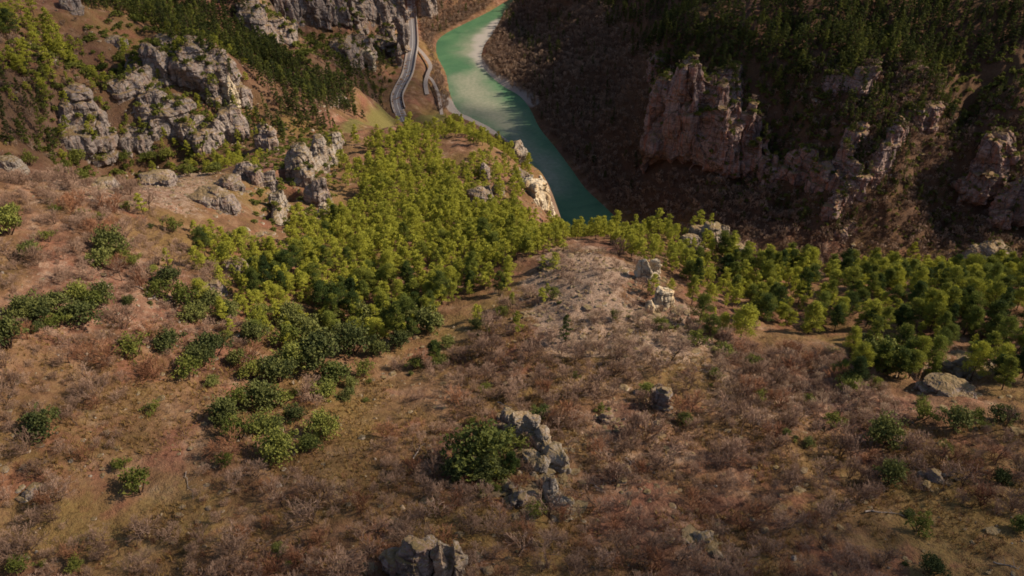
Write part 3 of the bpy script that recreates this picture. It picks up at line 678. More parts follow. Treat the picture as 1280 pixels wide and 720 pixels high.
def bush(seed, R=2., h=2.6, nlob=7, nl=150, ls=.17, gap=.25):
    rg = np.random.default_rng(seed); C, T, segs = [], [], []
    for i in range(nlob):
        a = i*2.4; rr = R*.58*math.sqrt(i/nlob)*rg.uniform(.7, 1.25); q = np.array([rr*math.cos(a), rr*math.sin(a), h*rg.uniform(.42, .72)*(1-.35*rr/R)])
        lr = R*rg.uniform(.36, .55); lh = h*rg.uniform(.28, .42)
        segs.append((np.array([q[0]*.15, q[1]*.15, -.2]), q, .07*R*.6, .02*R)); tb = rg.uniform(0, 1)
        # small sprays over the lobe, leaving gaps
        ns = max(5, nl//11)
        d = rg.normal(size=(ns, 3)); d /= np.linalg.norm(d, axis=1, keepdims=True); d[:, 2] = np.where(d[:, 2] < -.55, -d[:, 2], d[:, 2])
        for k in range(ns):
            rad = rg.uniform(.72, 1.12) if rg.uniform() > gap else rg.uniform(.3, .7)
            cc = q + d[k]*np.array([lr, lr, lh])*rad; m = 11
            C.append(cc + rg.normal(size=(m, 3))*np.array([1, 1, .7])*R*.085); T.append(np.clip(tb*.5 + rg.uniform(0, .5) + rg.normal(size=m)*.08, 0, 1))
    C = np.concatenate(C); C[:, 2] = np.maximum(C[:, 2], .05); V, Fq, A = leaves(C, ls, .6, np.concatenate(T), rg)
    return (V, Fq, A), tubes(segs, 4)
def bare(seed, h=3.6, stems=4, depth=4, r0=.06, kids=3, spread=.55, rmin=.014, split=0):
    rg = np.random.default_rng(seed); segs = []
    def grow(p, d, L, r, dep):
        n = 2 if dep > 1 else 1; q = p
        for i in range(n):
            d = d + rg.normal(size=3)*.16; d[2] += .06; d /= np.linalg.norm(d); e = q + d*L/n
            segs.append((q, e, max(r*(1-.3*i/n), rmin), max(r*(1-.3*(i+1)/n), rmin*.8))); q = e
            if dep > 0 and i < n-1 and rg.uniform() < .6:
                dd = d + rg.normal(size=3)*spread; dd /= np.linalg.norm(dd); grow(q, dd, L*.6, r*.5, dep-1)
        if dep > 0:
            for k in range(kids):
                dd = d + rg.normal(size=3)*spread; dd[2] += .12; dd /= np.linalg.norm(dd); grow(q, dd, L*rg.uniform(.55, .8), r*.58, dep-1)
    for s in range(stems):
        a = s*2.4 + rg.uniform(0, 1); t_ = rg.uniform(.15, .7) if stems > 1 else .1
        d = np.array([math.cos(a)*t_, math.sin(a)*t_, 1.]); d /= np.linalg.norm(d); grow(np.array([.1*math.cos(a), .1*math.sin(a), -.15]), d, h*.34, r0, depth)
    def mk(sg):
        V, Fq = tubes(sg, 3); V[:, 2] = np.maximum(V[:, 2], -.2); zt = np.array([s[0][2] for s in sg])
        return V, Fq, np.repeat(np.clip(zt/h + rg.normal(size=len(sg))*.15, 0, 1), 6)
    if split: return mk([s for s in segs if s[2] > split]), mk([s for s in segs if s[2] <= split])
    return mk(segs)
def merged(name, variants, xyz, scl, rot, tint, mats, label, cat=None, kind='stuff', nz_=None, group=None):
    "one mesh of very many; variants: list of (V, F, tintattr)"
    Vs, Fs, As, Ms = [], [], [], []; o = 0; vi = RNG.integers(0, len(variants), len(xyz))
    for j in range(len(xyz)):
        V, Fq, A = variants[vi[j]][:3]; ca, sa = math.cos(rot[j]), math.sin(rot[j]); s = scl[j]
        s3 = s if np.ndim(s) else (s, s, s)
        Vs.append(np.stack([(V[:, 0]*ca - V[:, 1]*sa)*s3[0] + xyz[j][0], (V[:, 0]*sa + V[:, 1]*ca)*s3[1] + xyz[j][1], V[:, 2]*s3[2] + xyz[j][2]], -1).astype(np.float32))
        Fs.append(Fq + o); o += len(V); As.append((A*.5 + tint[j]*.5).astype(np.float32)); Ms.append(variants[vi[j]][3] if len(variants[vi[j]]) > 3 else np.zeros(len(Fq), np.int32))
    me = mesh_np(name, np.concatenate(Vs), np.concatenate(Fs), mats, False, dict(tint=np.concatenate(As)), np.concatenate(Ms))
    return obj(name, me, None, label, cat, group, kind)
PINES = [pine(s, 7.4+.9*math.sin(s*1.7), 2.75+.45*math.cos(s*2.3), 24+s % 5, 3, 52, .155, .20+.05*(s % 3), .45+.12*(s % 2), .4) for s in range(12)]
PINES_T = [pine(40+s, 10.5+1.5*math.sin(s*2.1), 2.1+.4*math.cos(s*1.3), 22, 3, 15, .26, .12+.05*(s % 3), .35+.12*(s % 3), .5) for s in range(8)]
PINES_F = [pine(60+s, 7.6+.9*math.sin(s*1.7), 2.7+.4*math.cos(s*2.3), 15, 3, 21, .26, .18, .5, .42) for s in range(6)]
PINES_TF = [pine(80+s, 10.5+2*math.sin(s*2.1), 2.1+.5*math.cos(s*1.3), 16, 2, 12, .42, .10+.06*(s % 3), .3+.12*(s % 3), .5) for s in range(9)]
BUSH = [bush(s, 2, 2.4, 8, 230, .125, .38) for s in range(8)]
BUSH_L = [bush(20+s, 2, 2.3, 7, 120, .125, .55) for s in range(5)]
BARE = [bare(s, 3.6, 5+s % 3, 3, .05, 4, .5, .015) for s in range(8)]
BARET = [bare(20+s, 4.6, 1+s % 2, 4, .10, 3, .48, .018) for s in range(5)]
BARES = [bare(40+s, 2.0, 5, 2, .035, 3, .6, .018) for s in range(6)]
BAREF = [bare(60+s, 7.0, 3, 2, .13, 4, .6, .10) for s in range(6)]
print('shapes', time.time()-T0, [len(p[1]) for p in BARE], [len(p[1]) for p in BARET])
def whole(p):
    (V, Fq, A), (V2, F2) = p
    return np.concatenate([V, V2]), np.concatenate([Fq, F2+len(V)]), np.concatenate([A, np.zeros(len(V2))]), np.concatenate([np.zeros(len(Fq), np.int32), np.ones(len(F2), np.int32)])
def kmesh(prefix, L, mat): return [mesh_np(prefix, V, Fq, [mat], False, dict(tint=A)) for (V, Fq, A) in L]
CR = {'pine': kmesh('crown', [p[0] for p in PINES], M['pine']), 'tall': kmesh('crown', [p[0] for p in PINES_T], M['pinedark']),
      'oak': kmesh('foliage', [p[0] for p in BUSH], M['oak']), 'box': kmesh('foliage', [p[0] for p in BUSH_L], M['box']), 'bright': kmesh('foliage', [p[0] for p in BUSH], M['juniper'])}
TR = {'pine': [mesh_np('trunk', *p[1], [M['bark']]) for p in PINES], 'tall': [mesh_np('trunk', *p[1], [M['bark']]) for p in PINES_T],
      'oak': [mesh_np('stem', *p[1], [M['bark']]) for p in BUSH], 'box': [mesh_np('stem', *p[1], [M['bark']]) for p in BUSH_L]}
TR['bright'] = TR['oak']; CR['pdark'] = kmesh('crown', [p[0] for p in PINES], M['pinemid']); TR['pdark'] = TR['pine']
_b = [bare(s, 3.6, 5+s % 3, 3, .055, 4, .5, .014, .035) for s in range(8)]; _t = [bare(20+s, 4.6, 1, 4, .10, 3, .48, .018, .05) for s in range(5)]
BM = {'bare': (kmesh('stems', [q[0] for q in _b], M['twig']), kmesh('twigs', [q[1] for q in _b], M['twig'])), 'red': (kmesh('stems', [q[0] for q in _b], M['twigred']), kmesh('twigs', [q[1] for q in _b], M['twigred'])),
      'baret': (kmesh('trunk', [q[0] for q in _t], M['bark']), kmesh('branches', [q[1] for q in _t], M['twig']))}
def ground_at(x, y): return max(float(tz(x, y)), rock_top(x, y))
def plant(name, part, x, y, s, kind, cat, zs=1., z=None, lean=0.):
    k = random.randrange(len(CR[kind])); z = float(tz(x, y)) if z is None else z
    e = bpy.data.objects.new(name, None); COL.objects.link(e); e.location = (x, y, z-.1); e.rotation_euler = (random.gauss(0, .07), random.gauss(0, .07), random.uniform(0, 6.28)); e.scale = (s, s, s*zs); e['category'] = cat
    e.empty_display_size = .3
    a = bpy.data.objects.new(part[0], CR[kind][k]); a.parent = e; COL.objects.link(a)
    b = bpy.data.objects.new(part[1], TR[kind][k]); b.parent = e; COL.objects.link(b)
    return e
# ------------------------------------------------------------------ saying which one
LM = [('stony dome',738,355),('white split rock',810,338),('clefted white rock',823,376),('pale crest outcrop',878,298),('mossy topped boulder',1228,326),
      ('rounded right slab',1225,466),('white river cliff',670,250),('dark grove hollow',345,285),('rounded grey pillar',399,248),('long grey ledge',295,342),
      ('big foreground bush',612,570),('grey foreground crag',662,532),('white streaked rock tip',692,628),('bottom edge rock blade',558,704),('bottom left corner',20,705),
      ('bottom right corner',1265,705),('lower left round bush',60,540),('lower right bush pair',1106,570),('leaning grey boulder',825,505),
      ('lone slope pine',707,410),('left edge middle',10,400),('left stony patch',130,360),('bottom edge centre',820,705),
      ('shaded right hollow',1180,492),('right grove edge',1270,400),('bright pinnacles',400,195),('pale slab crest',150,235),
      ('grove heart',490,330),('lower grove tip',430,440),('river spur',590,215),('right grove front',985,430),('right grove heart',1060,370),
      ('far left gully',360,110),('cream edged cliff',285,95),('upper left corner',20,40),('jagged middle ridge',1060,220),('top right corner',1260,20),('reddish cliff tower',835,150),
      ('lower left bush twins',170,610),('long bleached log',180,372),('reddish cliff wall',890,150),('right edge crag',1225,215),('right top edge',1040,15),('curved road',505,95)]
ORD = ['leftmost','second from left','third from left','fourth from left','fifth from left','sixth from left','seventh from left','eighth from left','ninth from left','tenth from left','eleventh from left','twelfth from left']
def name_all(items, noun, plural, looks, group):
    "items: (object, px, py, look index)"
    bins = {}
    for o, px, py, lk in items:
        L = min(LM, key=lambda q: (q[1]-px)**2 + (q[2]-py)**2); dx, dy = px-L[1], py-L[2]
        rel = ('right of' if dx > 0 else 'left of') if abs(dx) > abs(dy) else ('below' if dy > 0 else 'above')
        bins.setdefault((L[0], rel), []).append((px, py, o, lk))
    for (l, rel), v in bins.items():
        v.sort(key=lambda q: q[0]); n = len(v)
        for i, (px, py, o, lk) in enumerate(v):
            if n == 1: s = f'{looks[lk]} {noun} {rel} {l}'
            elif i < 12: s = f'{looks[lk]} {noun}, {ORD[i]} of those {rel} {l}'
            else: s = f'{looks[lk]} {noun}, number {i+1} from left {rel} {l}'
            o['label'] = s.strip(); o['group'] = group
# ------------------------------------------------------------------ where things grow
def scatter(pts, spacing, wob=2., jit=.46):
    "a jittered world grid inside a ground outline"
    pl = gpoly(pts) if not isinstance(pts, np.ndarray) else pts
    lo, hi = pl.min(0), pl.max(0); gx = np.arange(lo[0], hi[0], spacing); gy_ = np.arange(lo[1], hi[1], spacing*.87)
    X_, Y_ = np.meshgrid(gx, gy_); X_ = X_ + (np.arange(len(gy_)) % 2)[:, None]*spacing*.5
    X_ = X_.ravel() + RNG.uniform(-jit, jit, X_.size)*spacing; Y_ = Y_.ravel() + RNG.uniform(-jit, jit, Y_.size)*spacing
    m = (sdist(X_, Y_, pl) + fbm2(X_/11, Y_/11, 3, 71)*wob < 0) & (sdist(X_, Y_, RIVER) > 2.5) & (seg_dist(X_, Y_, ROAD) > 8)
    return X_[m], Y_[m]
ALLP = []      # pines: (x, y, scale, zscale, kind, z)
def grove(pts, sp, s, kind, dens=1., thin=0., zs=1., wl=22):
    x, y = scatter(pts, sp, 7.); n = fbm2(x/wl, y/wl, 2, 55); k = (RNG.uniform(size=len(x)) < dens) & (n > thin-1)
    for a, b in zip(x[k], y[k]):
        if kind == 'tall' and b < 285 and a > 0: continue
        ALLP.append((a, b, s*RNG.choice([RNG.uniform(.45, .8), RNG.uniform(.75, 1.1), RNG.uniform(.9, 1.3)]), zs*RNG.uniform(.85, 1.3), 'pdark' if kind == 'pine' and float(fbm2(np.array([a/13]), np.array([b/13]), 2, 66)[0]) + RNG.normal()*.45 > .32 else kind))
# central grove and spur
grove([(352,300),(330,335),(345,365),(390,385),(430,415),(480,425),(560,405),(612,372),(640,350),(652,322),(700,300),(655,290),(640,276),(560,262),(470,232),(425,262),(405,285)], 2.7, .65, 'pine', .96)
grove([(205,262),(300,275),(345,300),(350,380),(390,430),(330,430),(290,390),(250,340)], 2.9, .5, 'pine', .72)
grove([(470,180),(440,215),(432,252),(480,262),(560,266),(640,280),(668,282),(640,268),(600,262),(585,225),(560,200),(540,175),(500,165)], 3.2, .69, 'pine', .9)
grove([(560,170),(600,172),(640,185),(665,215),(650,260),(600,258),(585,220)], 4.6, .75, 'pine', .6)
grove([(430,180),(470,172),(440,240),(415,235)], 4.5, .75, 'pine', .55)
grove([(300,300),(345,330),(350,370),(310,385),(300,350),(255,330),(215,300),(190,262),(240,275),(300,285)], 3.3, .6, 'pine', .8)
grove([(225,180),(330,182),(345,225),(300,225),(240,210)], 4.2, .55, 'pine', .5)
grove([(690,285),(760,288),(850,292),(895,330),(905,352),(840,345),(780,330),(755,305),(700,298)], 3.2, .6, 'pine', .85)
grove([(840,330),(900,345),(900,440),(870,430),(820,370)], 5.5, .55, 'pine', .5)
grove([(600,395),(680,330),(720,330),(640,420),(560,430)], 5, .5, 'pine', .35)
grove([(690,312),(700,330),(660,360),(640,352),(660,322)], 3.4, .6, 'pine', .6)
# right grove
grove([(905,340),(950,335),(1100,338),(1215,342),(1400,335),(1400,455),(1240,450),(1190,442),(1120,440),(1060,425),(1010,418),(950,400),(920,372)], 3.2, .76, 'pine', .86, .12)
grove([(862,330),(930,345),(945,430),(925,448),(880,430),(868,380)], 4.2, .68, 'pine', .55)
grove([(1060,425),(1140,440),(1190,445),(1400,450),(1400,500),(1240,500),(1225,485),(1165,478),(1150,500),(1100,485),(1050,470)], 3.1, .75, 'pine', .85)
grove([(1100,322),(1400,318),(1400,345),(1100,345)], 4.5, .9, 'pine', .8)
# valley forest at top left, left edge, spur top
grove([(100,-10),(300,-20),(325,30),(350,80),(300,85),(280,62),(235,50),(170,25),(110,15)], 4.3, .95, 'tall', .95)
grove([(300,40),(345,60),(400,100),(450,125),(440,150),(380,148),(330,135),(300,95)], 4.9, .8, 'tall', .85)
grove([(0,10),(50,20),(80,60),(75,100),(40,118),(0,110)], 4.0, 1.0, 'pine', .92)
grove([(60,60),(130,70),(140,90),(90,110)], 4.8, .6, 'pine', .5)
grove([(225,105),(290,130),(300,165),(250,150),(215,135)], 4.6, .6, 'pine', .6)
grove([(60,60),(240,62),(300,120),(200,130),(60,110)], 5.0, .7, 'pine', .45)
grove([(100,90),(330,90),(330,190),(60,190)], 4.2, .55, 'pine', .45)
grove([(380,60),(480,40),(490,80),(470,130),(400,140)], 6.5, .75, 'tall', .6)
grove([(540,-20),(640,-20),(600,10),(560,40),(540,60)], 9, .8, 'tall', .5)
grove([(0,110),(90,115),(100,150),(70,195),(0,200)], 3.8, .75, 'tall', .8)
grove([(250,120),(330,120),(400,150),(420,160),(340,175),(300,165)], 4.5, .7, 'tall', .75)
grove([(290,60),(330,50),(420,110),(400,150),(330,140)], 4.8, .75, 'tall', .6)
grove([(90,40),(240,50),(180,90),(100,100)], 6, .65, 'pine', .45)
grove([(495,168),(560,150),(600,166),(560,172),(500,182)], 4.4, .8, 'pine', .8)
# right wall
grove([(935,30),(1000,-40),(1400,-40),(1400,60),(1200,85),(1120,95),(1030,100),(960,100),(930,70)], 4.0, .92, 'tall', .93, .3)
grove([(800,70),(860,55),(935,60),(945,110),(860,112),(815,105)], 4.6, .95, 'tall', .9)
grove([(700,-20),(940,-30),(930,50),(820,60),(760,30)], 5.2, .95, 'tall', .8)
grove([(940,100),(1120,98),(1180,130),(1120,200),(1060,190),(980,180),(930,150)], 4.1, .8, 'tall', .9, .15)
grove([(1120,100),(1400,60),(1400,130),(1180,170)], 4.8, .8, 'tall', .7)
grove([(930,170),(1120,200),(1100,290),(1000,290),(930,230)], 4.5, .65, 'tall', .75)
grove([(1110,190),(1200,150),(1180,290),(1090,290)], 5.2, .62, 'tall', .6)
grove([(800,60),(940,90),(940,150),(870,150),(800,130)], 4.4, .7, 'tall', .8)
grove([(1180,220),(1400,200),(1400,310),(1180,310)], 6, .55, 'tall', .5)
grove([(700,170),(800,180),(860,240),(960,260),(900,300),(780,260)], 7.5, .6, 'tall', .35)
grove([(640,60),(760,60),(790,150),(740,210),(660,140)], 8.5, .7, 'tall', .5)
grove([(640,0),(700,0),(740,60),(680,80),(630,40)], 8, .8, 'tall', .5)
grove([(1190,130),(1400,150),(1400,220),(1240,200),(1190,230)], 7, .75, 'tall', .6)
PX = np.array([(p[0], p[1]) for p in ALLP]); 
zg = tz(PX[:, 0], PX[:, 1]); rt = np.array([rock_top(a, b) for a, b in PX])
pz = np.maximum(zg, np.where(rt > zg+.3, rt, -1e9)); onrock = rt > zg+1
ppx, ppy, dep = project(PX[:, 0], PX[:, 1], pz + 4); vis_ = visible(PX[:, 0], PX[:, 1], pz + 6) & (ppx > -30) & (ppx < 1310) & (ppy > -40)
keep = ~(onrock & (RNG.uniform(size=len(PX)) < .45))
ok = np.where(vis_ & keep)[0]; ok = ok[np.argsort([dep[i]/ALLP[i][2] for i in ok])]
print('pines', len(PX), 'visible', len(ok))
near = set()
for kd, cnt, nm, noun, looks, grp in (('pine', 300, 'pine_tree', 'pine', ['small bright green', 'bright green', 'small darker green', 'darker green'], 'pines of the groves on the near hillside'), ('tall', 200, 'conifer', 'conifer', ['slender dark', 'slender dark'], 'slender conifers of the gully and the far wall')):
    sel = [i for i in ok if ALLP[i][4] in ((kd, 'pdark') if kd == 'pine' else (kd,))][:cnt]; near.update(int(i) for i in sel); items = []
    for i in sel:
        x, y, s, zs, k_ = ALLP[i]; o = plant(nm, ('crown', 'trunk'), x, y, s, k_, 'tree', zs, pz[i]); items.append((o, ppx[i], ppy[i], (0 if s < .6 else 1) + (2 if k_ == 'pdark' else 0)))
    name_all(items, noun, '', looks, grp)
rest = [i for i in range(len(PX)) if keep[i] and i not in near and (vis_[i] or RNG.uniform() < .25)]
for kd, nm, lb in (('pine', 'pine_wood', 'green pine wood thinning out over the spur and slopes'), ('tall', 'conifer_forest', 'dark slender conifers covering the gully and upper canyon walls')):
    r = [i for i in rest if ALLP[i][4] in ((kd, 'pdark') if kd == 'pine' else (kd,))]; base_ = PINES_F if kd == 'pine' else PINES_TF
    merged(nm, [whole(p) for p in base_], [(ALLP[i][0], ALLP[i][1], pz[i]-.2) for i in r], [(ALLP[i][2], ALLP[i][2], ALLP[i][2]*ALLP[i][3]) for i in r], RNG.uniform(0, 6.28, len(r)), np.array([RNG.uniform(-.5, .1) if ALLP[i][4] == 'pdark' else RNG.uniform(.1, 1) for i in r]), [M['pine' if kd == 'pine' else 'pinedark'], M['bark']], lb, 'forest')
# ------------------------------------------------------------------ evergreen bushes, one by one
BL = [(60,540,42,'oak'),(45,395,38,'oak'),(15,432,48,'oak'),(52,402,30,'oak'),(108,400,46,'oak'),(100,372,28,'oak'),(140,310,42,'oak'),(132,328,30,'oak'),(14,288,40,'oak'),(40,320,26,'oak'),
 (20,268,28,'oak'),(62,300,20,'box'),(126,272,14,'box'),(102,268,16,'box'),(192,340,15,'oak'),(170,332,26,'box'),(213,357,34,'oak'),(235,377,46,'oak'),(265,382,36,'oak'),(215,430,36,'oak'),
 (172,437,44,'oak'),(270,441,44,'oak'),(240,467,46,'oak'),(134,377,34,'oak'),(74,388,36,'oak'),(286,582,24,'oak'),(178,612,46,'box'),(157,585,26,'box'),(350,567,52,'bright'),(403,537,44,'bright'),
 (285,522,44,'oak'),(330,500,54,'oak'),(302,540,52,'oak'),(350,470,50,'oak'),(322,420,38,'oak'),(400,450,62,'oak'),(440,432,58,'oak'),(484,400,42,'oak'),(538,403,46,'oak'),(380,410,40,'oak'),
 (595,405,22,'oak'),(550,453,22,'oak'),(435,494,24,'oak'),(607,486,20,'oak'),(590,528,16,'box'),(600,573,84,'bright'),(636,558,50,'box'),(575,590,50,'oak'),(612,592,50,'oak'),(676,521,28,'bright'),(670,642,30,'box'),
 (808,489,22,'bright'),(830,408,24,'box'),(768,396,18,'box'),(870,426,32,'box'),(940,452,24,'box'),(948,497,24,'box'),(1100,545,48,'oak'),(1110,598,36,'oak'),(1060,482,34,'bright'),
 (1150,520,34,'box'),(1190,532,38,'oak'),(1145,658,34,'box'),(1010,555,18,'oak'),(980,541,16,'oak'),(1160,712,30,'oak'),(855,526,20,'oak'),(1040,530,30,'box'),(350,692,20,'oak'),(195,512,24,'box'),
 (690,368,22,'box'),(905,440,28,'bright'),(1105,450,56,'bright'),(1085,440,46,'pine'),(750,512,18,'box'),(1245,600,24,'oak'),(1270,660,26,'oak'),(30,712,30,'box'),(100,708,26,'box'),(440,480,20,'oak'),(475,440,26,'oak'),
 (820,405,16,'box'),(1250,520,30,'oak'),(1215,520,24,'box'),(362,430,44,'oak'),(300,450,26,'oak'),(410,490,34,'oak'),(255,300,30,'box'),(215,285,26,'box'),(290,300,26,'box'),(320,330,28,'box'),(160,260,16,'box'),
 (210,200,22,'box'),(190,205,24,'box'),(160,208,20,'box'),(130,208,24,'box'),(70,262,14,'box'),(40,205,20,'box'),(100,205,22,'bright'),(235,215,22,'box'),(270,212,20,'bright'),(520,455,26,'box'),(1180,560,22,'box'),(330,395,30,'oak'),
 (350,500,44,'oak'),(372,455,46,'oak'),(420,470,44,'oak'),(395,425,40,'oak'),(300,505,40,'oak'),(318,470,36,'oak'),(365,400,40,'oak'),(410,400,36,'bright'),(455,400,40,'oak'),(510,400,40,'oak'),(245,395,34,'oak'),(290,395,30,'oak'),(120,385,36,'box'),(75,405,34,'box'),(200,365,30,'box'),(30,395,30,'oak'),(155,320,28,'box'),(255,452,36,'oak'),(335,535,40,'bright'),(390,560,30,'bright'),(625,590,34,'bright'),(500,430,34,'oak'),(455,465,30,'oak'),(372,520,28,'oak'),(268,480,22,'oak'),(560,430,22,'oak'),(628,392,20,'box'),(893,470,20,'box'),(1235,420,26,'bright'),(720,470,14,'box'),(1010,500,18,'box')]
items = []; BXY = []
for px, py, wd_, kd in BL:
    if kd == 'oak' and random.random() < .3: kd = random.choice(['box', 'bright'])
    p, t = cast(px, py+wd_*.32); s = wd_*t/F/4.0
    if kd == 'pine': kd = 'bright'
    r = p[:2]/np.linalg.norm(p[:2]); q = p[:2] + r*s*1.2
    o = plant('evergreen_bush', ('foliage', 'stem'), q[0], q[1], s*1.1, kd, 'bush', RNG.uniform(.95, 1.3)); BXY.append((q[0], q[1], s*2)); items.append((o, px, py, {'oak': 0, 'box': 1, 'bright': 2}[kd]))
for px, py, wd_, kd in list(BL):
    for _ in range(random.choice([0, 0, 1, 1])):
        a = random.uniform(0, 6.28); r0 = wd_*random.uniform(.6, 1.1); qx, qy = px + r0*math.cos(a), py + r0*.6*math.sin(a)
        if not (5 < qx < 1275 and 205 < qy < 710): continue
        p, t = cast(qx, qy+4); s = wd_*random.uniform(.25, .5)*t/F/4.0; kk = random.choice(['box', 'box', 'oak', 'bright'])
        o = plant('evergreen_bush', ('foliage', 'stem'), p[0], p[1], s*1.2, kk, 'bush', RNG.uniform(.8, 1.2)); BXY.append((p[0], p[1], s*2)); items.append((o, qx, qy, {'oak': 0, 'box': 1, 'bright': 2}[kk]))
name_all(items, 'bush', 'bushes', ['dense dark green', 'loose olive green', 'fresh bright green'], 'evergreen bushes dotted over the near hillside')
o = None
lp, t = cast(707, 428); o = plant('pine_tree', ('crown', 'trunk'), lp[0], lp[1], .62, 'tall', 'tree', .9); o['label'] = 'lone bluish green young pine on the bare stony slope below the dome'; o['group'] = 'pines of the groves on the near hillside'
BXY = np.array(BXY)
for px, py, s, zs, kd, lb in ((640,592,.62,.95,'pine','olive green young pine standing against the left side of the foreground rock rib'), (612,598,.5,.9,'pine','small olive pine at the front of the big foreground bush'), (545,455,.7,.9,'pine','dark pine standing alone at the lower edge of the central grove'),
        (1085,440,.85,1,'pine','broad pine bulging forward from the right grove above the shaded hollow'), (1010,418,1.,1,'pine','tall bare stemmed pine at the front of the right grove'), (925,425,1.,1,'pine','bare stemmed pine at the left tip of the right grove')):
    q, _ = cast(px, py); o = plant('pine_tree', ('crown', 'trunk'), q[0], q[1], s, kd, 'tree', zs); o['label'] = lb; o['group'] = 'pines of the groves on the near hillside'
# ------------------------------------------------------------------ bare shrubs and trees of the near hillside
NEAR = gpoly([(-170,760),(-170,215),(40,222),(180,240),(230,300),(320,390),(380,470),(560,440),(660,370),(700,320),(770,315),(860,400),(960,440),(1050,440),(1100,520),(1180,540),(1400,500),(1420,760)])
x, y = scatter(NEAR, 2.1); d = np.min(np.hypot(x[:, None]-BXY[None, :, 0], y[:, None]-BXY[None, :, 1]) - BXY[None, :, 2]*.8, 1)
dn = fbm2(x/16, y/16, 3, 91); st_ = np.zeros(len(x)); 
for q in ([(640,400),(680,330),(730,310),(780,330),(800,360),(860,400),(880,470),(740,440),(690,420)],): st_ = np.maximum(st_, 1 - sstep(-2, 5, sdist(x, y, gpoly(q))))
k = (d > .3) & (dn > -.6) & (RNG.uniform(size=len(x)) > st_*.72)
x, y = x[k], y[k]; z = tz(x, y); bpx, bpy_, bd = project(x, y, z+1); vv = (bpx > -170) & (bpx < 1430) & (bpy_ < 790) & (np.array([rock_top(a, b) for a, b in zip(x, y)]) < z+.4)
x, y, z, bpx, bpy_, bd = [q[vv] for q in (x, y, z, bpx, bpy_, bd)]
sz = np.clip(RNG.lognormal(-.48, .36, len(x)), .3, 1.35); inf = (bpx > 0) & (bpx < 1280) & (bpy_ < 725); order = np.argsort(bd/sz + 1e4*(~inf))
print('bare', len(x))
items = []
for i in order[:298]:
    kk = RNG.uniform(); kind = 'baret' if kk < .18 else ('red' if kk < .42 else 'bare')
    j = int(RNG.integers(len(BM[kind][0]))); o = bpy.data.objects.new('bare_tree' if kind == 'baret' else 'bare_shrub', None); COL.objects.link(o); o.empty_display_size = .3
    for nm_, q in zip(('trunk', 'branches') if kind == 'baret' else ('stems', 'twigs'), BM[kind]): ch = bpy.data.objects.new(nm_, q[j]); ch.parent = o; COL.objects.link(ch)
    s = sz[i]; o.location = (x[i], y[i], z[i]-.05); o.scale = (s*1.05, s*1.05, s*RNG.uniform(.8, 1.1)); o.rotation_euler = (random.gauss(0, .1), random.gauss(0, .1), random.uniform(0, 6.28)); o['category'] = 'tree' if kind == 'baret' else 'shrub'
    items.append((o, bpx[i], bpy_[i], {'baret': 0, 'red': 1, 'bare': 2}[kind]))
name_all([q for q in items if q[3] == 0], 'leafless tree', 'trees', ['grey brown']*3, 'leafless trees on the foreground slope')
name_all([q for q in items if q[3] != 0], 'leafless shrub', 'shrubs', ['', 'russet', 'greyish brown'], 'leafless shrubs on the foreground slope')
r = order[298:]
merged('bare_scrub', BARE + BARES, np.stack([x[r], y[r], z[r]-.05], -1), sz[r]*.95, RNG.uniform(0, 6.28, len(r)), RNG.uniform(0, 1, len(r)), [M['twig']], 'leafless brown scrub thickly covering the hillside', 'scrub')
# low brush between them
x, y = scatter(gpoly([(-170,760),(-170,240),(200,250),(330,380),(380,470),(560,440),(660,370),(700,320),(770,312),(860,330),(960,420),(1120,440),(1400,500),(1420,760)]), 1.75)
dn = fbm2(x/9, y/9, 3, 12); k = (dn > -.15) & (RNG.uniform(size=len(x)) > .35); x, y = x[k], y[k]; z = tz(x, y)
bpx, bpy_, bd = project(x, y, z); vv = (bpx > -170) & (bpx < 1430) & (bpy_ < 790); x, y, z = x[vv], y[vv], z[vv]
h_ = len(x)//4; print('brush', len(x))
merged('low_brush', BARES, np.stack([x[h_:], y[h_:], z[h_:]-.05], -1), RNG.uniform(.3, .75, len(x)-h_), RNG.uniform(0, 6.28, len(x)), RNG.uniform(0, 1, len(x)), [M['twig']], 'low greyish brown brush between the bare shrubs', 'scrub')
merged('russet_brush', BARES, np.stack([x[:h_], y[:h_], z[:h_]-.05], -1), RNG.uniform(.3, .8, h_), RNG.uniform(0, 6.28, h_), RNG.uniform(0, 1, h_), [M['twigred']], 'low russet brush between the bare shrubs', 'scrub')
x, y = scatter([(880,420),(960,440),(1060,440),(1150,500),(1120,525),(1000,520),(900,500)], 2.2, 6.); x2, y2 = scatter([(690,400),(860,400),(900,450),(720,450)], 3.0, 6.); x, y = np.append(x, x2), np.append(y, y2)
merged('pale_brush', BARE, np.stack([x, y, tz(x, y)-.05], -1), RNG.uniform(.35, .8, len(x)), RNG.uniform(0, 6.28, len(x)), RNG.uniform(0, 1, len(x)), [M['twigblond']], 'blond leafless brush on the sunlit rise below the right grove', 'scrub')
